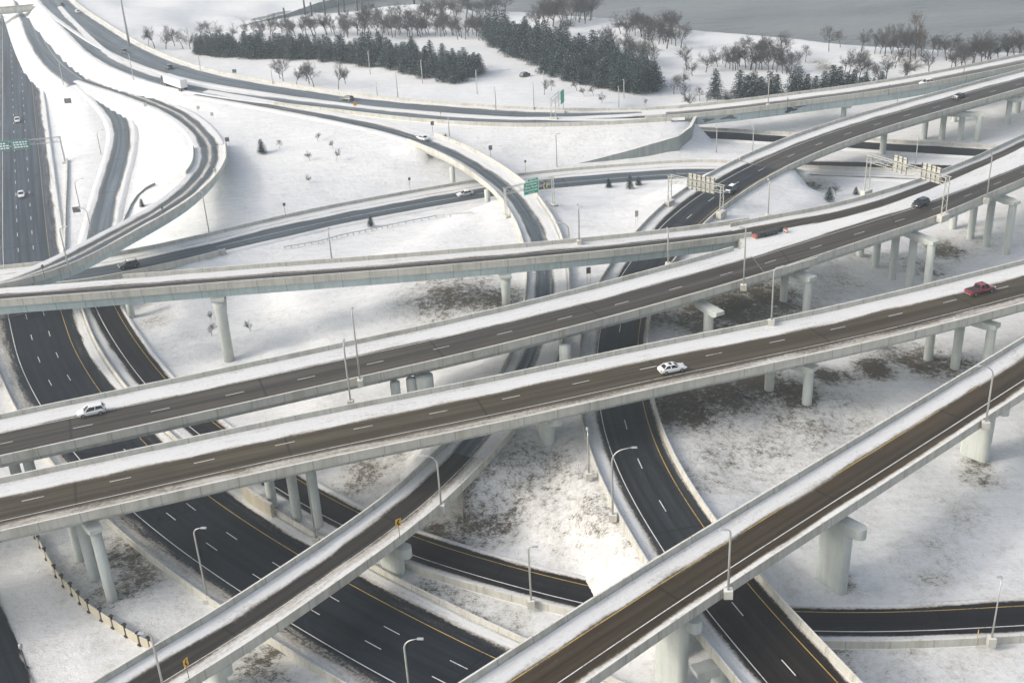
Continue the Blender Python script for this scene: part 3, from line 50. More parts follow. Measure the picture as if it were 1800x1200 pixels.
BARE = [(-139.43, 489.07, 7.39, 10.1, 272, 85), (-135.34, 490.69, 6.34, 10.6, 292, 87), (-133.49, 497.52, 5.91, 8.9, 307, 82), (-128.08, 489.55, 6.19, 9.2, 322, 87), (-124.42, 487, 6.56, 9.6, 335, 87), (-142.53, 492.25, 7.56, 7.4, 262, 82), (-125.1, 508.31, 5.97, 8.1, 352, 70), (-120.34, 508.45, 5.68, 8.55, 372, 70), (-119.87, 525.68, 2.48, 8.35, 390, 68), (-115.26, 524.68, 1.95, 8.1, 408, 70), (-77.84, 423.06, 7.56, 8.15, 493, 139), (-76.22, 419.14, 7.62, 8.9, 498, 143), (-70.11, 410.24, 7.69, 7.15, 522, 152), (-68, 418.13, 7.42, 8.5, 538, 143), (-66.12, 413.13, 7.54, 8.8, 544, 148), (-63.67, 406.51, 7.67, 9.85, 552, 155), (-54.83, 403.19, 7.63, 9, 595, 157), (-53.4, 411.73, 7.19, 6, 607, 148), (-102.98, 531.08, 0.91, 9.45, 462, 66), (-97.77, 526.96, 1, 9.85, 480, 68), (-92.29, 532.11, 0.62, 10.45, 505, 64), (-87.4, 524.58, 0.94, 8.85, 520, 68), (-84.22, 533.94, 0.29, 10.95, 538, 62), (-79.73, 526.84, 0.54, 11.8, 552, 66), (-74.6, 531.95, 0.18, 10.45, 575, 62), (-69.92, 524.32, 0.54, 9.8, 590, 66), (-64.93, 529.16, 0.24, 10.85, 612, 62), (-61.05, 530.71, 0.2, 11.9, 628, 60), (-56.08, 531.73, 0.22, 13.35, 648, 58), (-51.62, 520.85, 0.76, 11.2, 662, 64), (-48.78, 529.1, 0.37, 12.8, 676, 58), (-44.42, 517.02, 0.68, 10.65, 690, 66), (-41.22, 524.9, 0.33, 12.25, 705, 60), (-37.06, 517.11, 0.26, 11.15, 720, 66), (-32.11, 516.58, 0.11, 10.15, 740, 66), (-29.92, 523.32, 0.05, 9.8, 750, 60), (-25.47, 524.68, 0.02, 11.25, 768, 58), (-21.76, 516.67, 0.01, 10.65, 782, 64), (-18.33, 518.13, 0.01, 11.6, 796, 62), (-15.93, 508.09, 0.05, 8.6, 805, 70), (-12.76, 507.18, 0.07, 9.55, 818, 70), (-9.41, 515.76, 0.01, 10.6, 832, 62), (-6.93, 502.57, 0.26, 10.85, 842, 72), (-3.74, 516.53, 0.03, 9.65, 855, 60), (-29.08, 554.18, -0.19, 9.75, 758, 36), (-24.67, 556, -0.27, 10.3, 775, 34), (-17.98, 551.35, -0.23, 10.7, 800, 36), (-12.75, 552.25, -0.18, 11.25, 820, 34), (-6.19, 555.25, -0.08, 10.25, 845, 30), (-1.76, 548.6, -0.06, 9.15, 862, 34), (2.51, 555.23, -0.04, 10.25, 878, 28), (18.58, 518.99, 0.26, 12.55, 945, 52), (21.9, 520.96, 0.17, 13.1, 958, 50), (25.48, 522.91, 0.07, 13.6, 972, 48), (28.44, 518.14, 0.39, 13.5, 985, 50), (28.62, 501.25, 0.98, 10.8, 990, 62), (33.26, 523.58, 0, 13.15, 1003, 46), (37.5, 530.18, -0.07, 13.75, 1018, 40), (42.51, 532.64, -0.08, 13.35, 1037, 37), (39.78, 527.01, -0.05, 12.25, 1028, 42), (54.3, 494.87, 0.91, 10.7, 1100, 62), (57.99, 502.15, 0.61, 10.35, 1112, 56), (60.58, 491.96, 0.71, 10.65, 1128, 64), (62.4, 484.03, 0.44, 10.95, 1140, 72), (61.2, 457.53, 1.8, 12.6, 1150, 92), (69.27, 495.01, 0.06, 11.6, 1163, 62), (67.06, 464.51, 1.25, 12.3, 1172, 86), (73.08, 496.7, -0.03, 10.75, 1178, 60), (73.72, 489.77, -0.01, 11.95, 1185, 66), (77.33, 498.06, -0.07, 10.3, 1195, 58), (49.85, 439.43, 2.23, 12.6, 1108, 112), (46.35, 452.72, 1.95, 11.65, 1085, 100), (52.68, 432.95, 2.32, 12.05, 1125, 118), (57.05, 442.41, 1.99, 11.85, 1140, 108), (41.98, 459.75, 1.69, 10.5, 1062, 95), (46.89, 480.04, 0.77, 8.2, 1075, 78), (68.66, 425.04, 2.07, 9.45, 1207, 124), (69.11, 415.05, 2.4, 8.05, 1217, 134), (74.68, 420.33, 2.04, 9.75, 1240, 128), (83.91, 423.69, 1.96, 7.35, 1282, 122), (85.77, 421.59, 1.95, 8.95, 1293, 124), (88.28, 427.01, 1.97, 9.05, 1300, 117), (90.9, 420.58, 1.9, 11.35, 1319, 124), (92.15, 418.73, 1.87, 10.9, 1327, 126), (98.44, 433.67, 1.73, 9.6, 1342, 108), (98.87, 430.81, 1.74, 9.1, 1347, 111), (98.87, 420.47, 1.69, 9.35, 1358, 123), (102.09, 425.6, 1.54, 8.6, 1368, 117), (102.16, 412.62, 1.57, 10.4, 1383, 132), (100.84, 403.63, 1.84, 8.65, 1387, 142), (113.56, 431.64, 0.95, 7.05, 1416, 110), (127.16, 450.22, 0.02, 10.75, 1457, 91), (133.15, 456.11, -0.08, 7.85, 1477, 84), (80.56, 427.94, 1.96, 7.45, 1262, 118), (83.1, 432.67, 1.97, 7.1, 1270, 112), (91.83, 434.3, 1.95, 9.15, 1310, 108), (97.2, 437.73, 1.71, 8.4, 1332, 104), (108.3, 446.13, 0.9, 9.8, 1375, 96), (61.43, 371.06, 2.88, 7.4, 1214, 192), (61.16, 379.89, 3.15, 6.4, 1205, 178), (66.99, 373.64, 3.37, 4.85, 1242, 184), (70.45, 373.36, 3.25, 4.85, 1261, 184), (74.3, 372.26, 2.77, 6.3, 1283, 187), (65.64, 378.74, 3.21, 5.25, 1230, 178), (122.72, 413.26, 1.08, 8.05, 1484, 128), (122.27, 406.06, 1.65, 9.45, 1492, 134), (122.26, 398.46, 1.93, 9.7, 1503, 142), (123.55, 398.2, 1.93, 10.45, 1510, 142), (131.64, 418.85, 0.88, 8.9, 1520, 120), (142.37, 442.77, 0, 10.6, 1537, 95), (144.81, 438.17, 0.05, 13.4, 1555, 99), (148.28, 440.38, 0, 10.1, 1568, 96), (149.45, 436.03, 0.07, 9.2, 1580, 100), (152.27, 434.31, 0.1, 12.05, 1596, 101), (153.45, 429.63, 0.26, 18.8, 1609, 105), (150.7, 427.02, 0.39, 12.3, 1600, 108), (157.34, 434.28, 0.03, 10.8, 1620, 100), (151.58, 409.53, 0.39, 9.15, 1633, 128), (162.82, 433.05, 0.01, 8.35, 1648, 100), (163.58, 425.75, 0.18, 11.05, 1664, 107), (160.37, 409.45, 0.32, 11.1, 1677, 126), (166.78, 419.82, 0.35, 9.3, 1690, 112), (165.64, 412.33, 0.35, 10, 1698, 121), (168.93, 414.09, 0.35, 13.2, 1711, 118), (173.47, 418.56, 0.28, 10.1, 1725, 112), (177.19, 419.14, 0.14, 12.9, 1742, 111), (180.77, 421.44, 0.02, 10.15, 1755, 108), (184.98, 424.23, -0.03, 10.6, 1770, 104), (188.48, 426.22, -0.06, 11.85, 1783, 101), (190.4, 424.83, -0.05, 10.2, 1795, 102), (139.69, 397.8, 1.13, 11.25, 1593, 142), (132.44, 397.22, 1.67, 10.1, 1557, 142), (128.43, 391.15, 1.86, 7.65, 1546, 150), (142.19, 417.89, 0.53, 8.1, 1573, 120), (15.24, 386.12, 6.37, 5.7, 957, 166), (17.74, 390.42, 6.27, 4.2, 969, 160), (26.24, 389.4, 6.06, 4.2, 1014, 160), (32.95, 371.41, 6.24, 4.05, 1058, 182), (28.1, 381.56, 6.08, 3.4, 1027, 170), (31.18, 382.6, 6.01, 3.4, 1043, 168), (58.42, 387.92, 3.49, 6.85, 1184, 166), (60.41, 393.55, 3.48, 5.8, 1190, 158), (63.3, 399.77, 3.31, 6.65, 1200, 150), (74.22, 372.83, 2.81, 4.45, 1282, 186), (46.95, 373.82, 4.07, 2.6, 1133, 186), (-54.74, 224.45, 1.8, 2.9, 441, 582), (-63.15, 224.65, 1.15, 3.45, 372, 590), (-64.76, 232.12, 1.43, 2.7, 371, 562), (-55.15, 328.3, 6.07, 3.4, 545, 282), (-47.27, 326.75, 6.11, 3.7, 592, 282), (-65.54, 339.87, 6.49, 3.1, 492, 262), (-54.82, 343.9, 7.1, 2.8, 558, 248), (-49.11, 335.33, 6.95, 3.1, 586, 262), (56.77, 357.16, -0.3, 2.9, 1200, 232), (85.53, 286.76, 1.64, 4, 1470, 345), (-16.21, 335.85, 7.67, 2.4, 783, 246), (-53.31, 312.77, 4.7, 2.65, 545, 320), (-111.02, 532.99, 0.95, 8.5, 431.5, 66), (-107.94, 536.98, 0.85, 7.55, 446.4, 62.4), (-103.49, 535.65, 0.83, 7.05, 463, 62.6), (-100.42, 536.78, 0.73, 9.95, 475.8, 61.4), (-95.67, 539.22, 0.45, 9.35, 496, 59.5), (-91.71, 528.92, 0.76, 9.05, 505.4, 66), (-88.79, 531.79, 0.52, 8.1, 518.7, 63.9), (-84.81, 530.71, 0.45, 8.35, 533.9, 64.2), (-80.8, 531.23, 0.32, 10.2, 550.1, 63.4), (-79.93, 534.68, 0.18, 10.15, 555.3, 60.9), (-74.69, 530.82, 0.22, 10.15, 574.1, 62.8), (-73.31, 537.68, 0.05, 9.95, 582.7, 57.5), (-67.21, 531.76, 0.15, 7.95, 604.1, 60.7), (-65.15, 533.19, 0.11, 8.5, 612.8, 59.2), (-66.19, 524.09, 0.53, 12.35, 604.8, 65.4), (-63.71, 519.01, 0.97, 11.5, 612.5, 67.4), (-60.63, 527.42, 0.34, 11.4, 628.4, 62.1), (-58.03, 520.65, 0.81, 8.65, 636.1, 65.4), (-57.11, 524.53, 0.54, 12, 641.3, 63), (-54.3, 523.89, 0.59, 10.05, 652.3, 62.7), (-50.45, 515.37, 1.09, 11.85, 664.9, 67.1), (-48.21, 512.57, 1.18, 8.4, 673.1, 68.7), (-46.21, 521.37, 0.6, 9.95, 684, 63), (-43.36, 518.03, 0.59, 10.2, 694.6, 65.3), (-41.57, 521.2, 0.41, 9.45, 702.7, 62.9), (-37.96, 519.16, 0.27, 11, 716.8, 64.4), (-35.92, 518.89, 0.19, 11.65, 725, 64.5), (-33.4, 519.91, 0.11, 12.7, 735.4, 63.4), (-31.63, 521.29, 0.07, 11.15, 742.8, 62), (-28.58, 520.31, 0.04, 8.9, 754.9, 62.3), (-25.95, 518.88, 0.02, 8.85, 765.3, 63), (-23.46, 515.1, 0.02, 8.5, 774.9, 65.7), (-21.1, 519.79, 0.01, 11.9, 785, 61.2), (-18.04, 517.35, 0.01, 8.8, 797.1, 62.6), (-15.23, 514.39, 0.01, 8.95, 808.3, 64.5), (-14.3, 511.09, 0.03, 10.65, 811.9, 67.1), (-11.58, 512.94, 0.02, 9.7, 823.1, 64.9), (-8.1, 512.9, 0.03, 12.55, 837.3, 64.1), (-6.16, 508.41, 0.1, 9.35, 845.2, 67.3), (-3.71, 511.54, 0.08, 11.85, 855.2, 64.1), (-58.26, 539.7, 0.06, 11.85, 642.2, 52.6), (-54.33, 547.81, 0.03, 11.8, 660, 45.4), (-49.18, 537.81, 0.15, 10.75, 677, 51.8), (-45.2, 544.24, 0.08, 9.85, 694.2, 46.1), (-41.97, 539.71, 0.13, 11.5, 705.6, 48.8), (-37.91, 539.5, 0.1, 11.3, 721.4, 48.2), (-34.51, 540.19, 0.06, 9.6, 734.8, 47.1), (-31.12, 544.55, -0.04, 11.45, 748.7, 43.3), (-28.3, 543.05, -0.04, 9.1, 759.4, 43.9), (-23.77, 546.25, -0.14, 11.9, 777.3, 40.8), (-32.29, 561.2, -0.14, 10, 746.9, 31.2), (-30.2, 557.23, -0.18, 8.05, 754.2, 33.9), (-26.84, 561.87, -0.22, 10.05, 767.5, 29.9), (-24.1, 557.11, -0.28, 10.7, 777.3, 33.1), (-20.56, 567.75, -0.36, 8.1, 791.6, 24.8), (-18.5, 560.13, -0.37, 8.8, 798.7, 30), (-15.59, 569.19, -0.61, 10, 810.2, 23.7), (-12.39, 564.75, -0.46, 8, 821.9, 25.7), (-10.07, 559.84, -0.22, 9.65, 830.4, 27.9), (-6.16, 561.63, -0.17, 8.1, 845.1, 25.6), (-3.99, 572.97, -1.22, 10.5, 853.3, 20.9), (-2.03, 557.69, -0.06, 9.2, 860.7, 27.2), (1.45, 570.77, -0.91, 10.7, 873.4, 20.2), (5.3, 560.55, -0.09, 10, 888.2, 23.7), (19.48, 528.32, -0.05, 13.2, 947, 45.4), (20.98, 529.16, -0.06, 14.2, 952.8, 44.4), (23.64, 534.16, -0.05, 13.6, 962.3, 39.8), (26.3, 533.52, -0.05, 14.05, 972.9, 39.7), (29.29, 527.71, -0.04, 11.05, 986.1, 43.7), (32.49, 535.75, -0.05, 13.85, 996.7, 36.6), (36.36, 535.61, -0.08, 11.3, 1011.9, 36), (38.59, 537.13, -0.12, 9.9, 1020.2, 34.5), (40.29, 534.1, -0.09, 12.45, 1027.8, 36.4), (43.53, 535.12, -0.12, 11.9, 1040.2, 35), (39.58, 455.19, 2.15, 11.95, 1053, 98.2), (41.11, 450.24, 2.36, 8.95, 1062.1, 102), (43.73, 443.02, 2.52, 8.8, 1077.5, 108.3), (45.46, 440.55, 2.49, 9.9, 1086.8, 110.7), (47.45, 438.43, 2.42, 8.25, 1097.2, 112.8), (49.44, 444.81, 2.09, 9.2, 1103.2, 106.9), (50.92, 442.9, 2.09, 11.1, 1111.1, 108.6), (52.41, 433.61, 2.31, 9.55, 1123.3, 117.4), (55.91, 436.15, 2.09, 10.55, 1138.4, 114.7), (56.1, 429.49, 2.3, 9.5, 1143.4, 121.1), (52.58, 497.6, 0.9, 9.55, 1091.5, 60), (54.73, 491.72, 0.89, 8.4, 1103.3, 64.8), (55.23, 489.44, 0.86, 9.7, 1106.5, 66.9), (57.83, 492.19, 0.84, 9.4, 1116.2, 63.9), (60.09, 489.67, 0.71, 11.45, 1127.1, 66.2), (61.3, 485.85, 0.55, 11.25, 1134.3, 70.1), (62.37, 485.6, 0.47, 10.4, 1139, 70.4), (64.06, 486.1, 0.37, 12.3, 1146, 70), (65.59, 477.04, 0.26, 9.7, 1157.8, 78.6), (67.7, 478.2, 0.16, 10.75, 1166.3, 77.4), (68.9, 480.51, 0.1, 8.5, 1170.1, 75.2), (70.7, 476.53, 0.11, 9, 1180.4, 78.5), (71.71, 472.53, 0.24, 11.1, 1187.4, 81.5), (72.93, 466.87, 0.77, 10.55, 1196.6, 84.4), (82.87, 426.61, 1.97, 8.8, 1274.3, 118.9), (84.78, 421.37, 1.95, 9.7, 1288.4, 124.5), (86.61, 421.16, 1.94, 6.85, 1297.5, 124.3), (89.85, 424.02, 1.94, 9.25, 1310.5, 120.1), (91.79, 422.32, 1.91, 8.15, 1321.6, 121.7), (94.17, 421.7, 1.86, 9.45, 1333.8, 122), (95.19, 420.92, 1.83, 9.45, 1339.6, 122.8), (96.76, 417.59, 1.74, 7.45, 1350.8, 126.7), (99.42, 416.65, 1.64, 8.45, 1364.9, 127.6), (101.1, 414.67, 1.57, 9.45, 1375.4, 129.8), (102.66, 415.6, 1.51, 8.8, 1382, 128.6), (106.08, 416.72, 1.35, 8.3, 1397.5, 127.1), (96.56, 445.04, 1.38, 8.2, 1321.8, 97.9), (98.1, 438.75, 1.6, 7.3, 1335.2, 103.2), (100.52, 443.28, 1.18, 7.85, 1341.9, 99.7), (102.69, 442.77, 1.07, 8.8, 1352.5, 100.2), (105.75, 441.29, 1, 6.5, 1368.3, 101.3), (105.75, 436.67, 1.06, 9.45, 1373.3, 106), (138.55, 446.54, -0.02, 9.9, 1514.1, 92.1), (144.25, 442.32, -0.01, 8.7, 1546.4, 95), (149.82, 444.68, -0.05, 11.15, 1568.9, 91.3), (152.23, 441.02, -0.02, 9.8, 1585.5, 94.4), (155.76, 436.63, 0.01, 11, 1608.8, 98), (162.84, 438.65, -0.05, 8.35, 1638.9, 94.3), (167.39, 433.51, -0.01, 9.25, 1668.9, 98.4), (169.01, 431.24, 0.02, 7.75, 1680.5, 100.3), (173.97, 430.09, 0.01, 9.5, 1706.2, 100.3), (177.46, 425.49, 0.04, 9.7, 1731.3, 104.3), (184.43, 423.62, -0.02, 9, 1768.5, 104.8), (190.3, 427.05, -0.07, 9.3, 1790.1, 99.7), (125.49, 398.44, 1.9, 7.45, 1519.6, 141.3), (129.7, 395.82, 1.82, 7.65, 1545.2, 143.8), (140.08, 401.56, 0.95, 8.8, 1588.7, 138.1), (161.27, 414.81, 0.35, 7.05, 1671.9, 119.3), (165.79, 417.36, 0.37, 10.3, 1689.6, 115), (169.52, 417.04, 0.36, 10.6, 1708.5, 114.4), (174.76, 416.01, 0.25, 9.65, 1736.1, 114.7)]
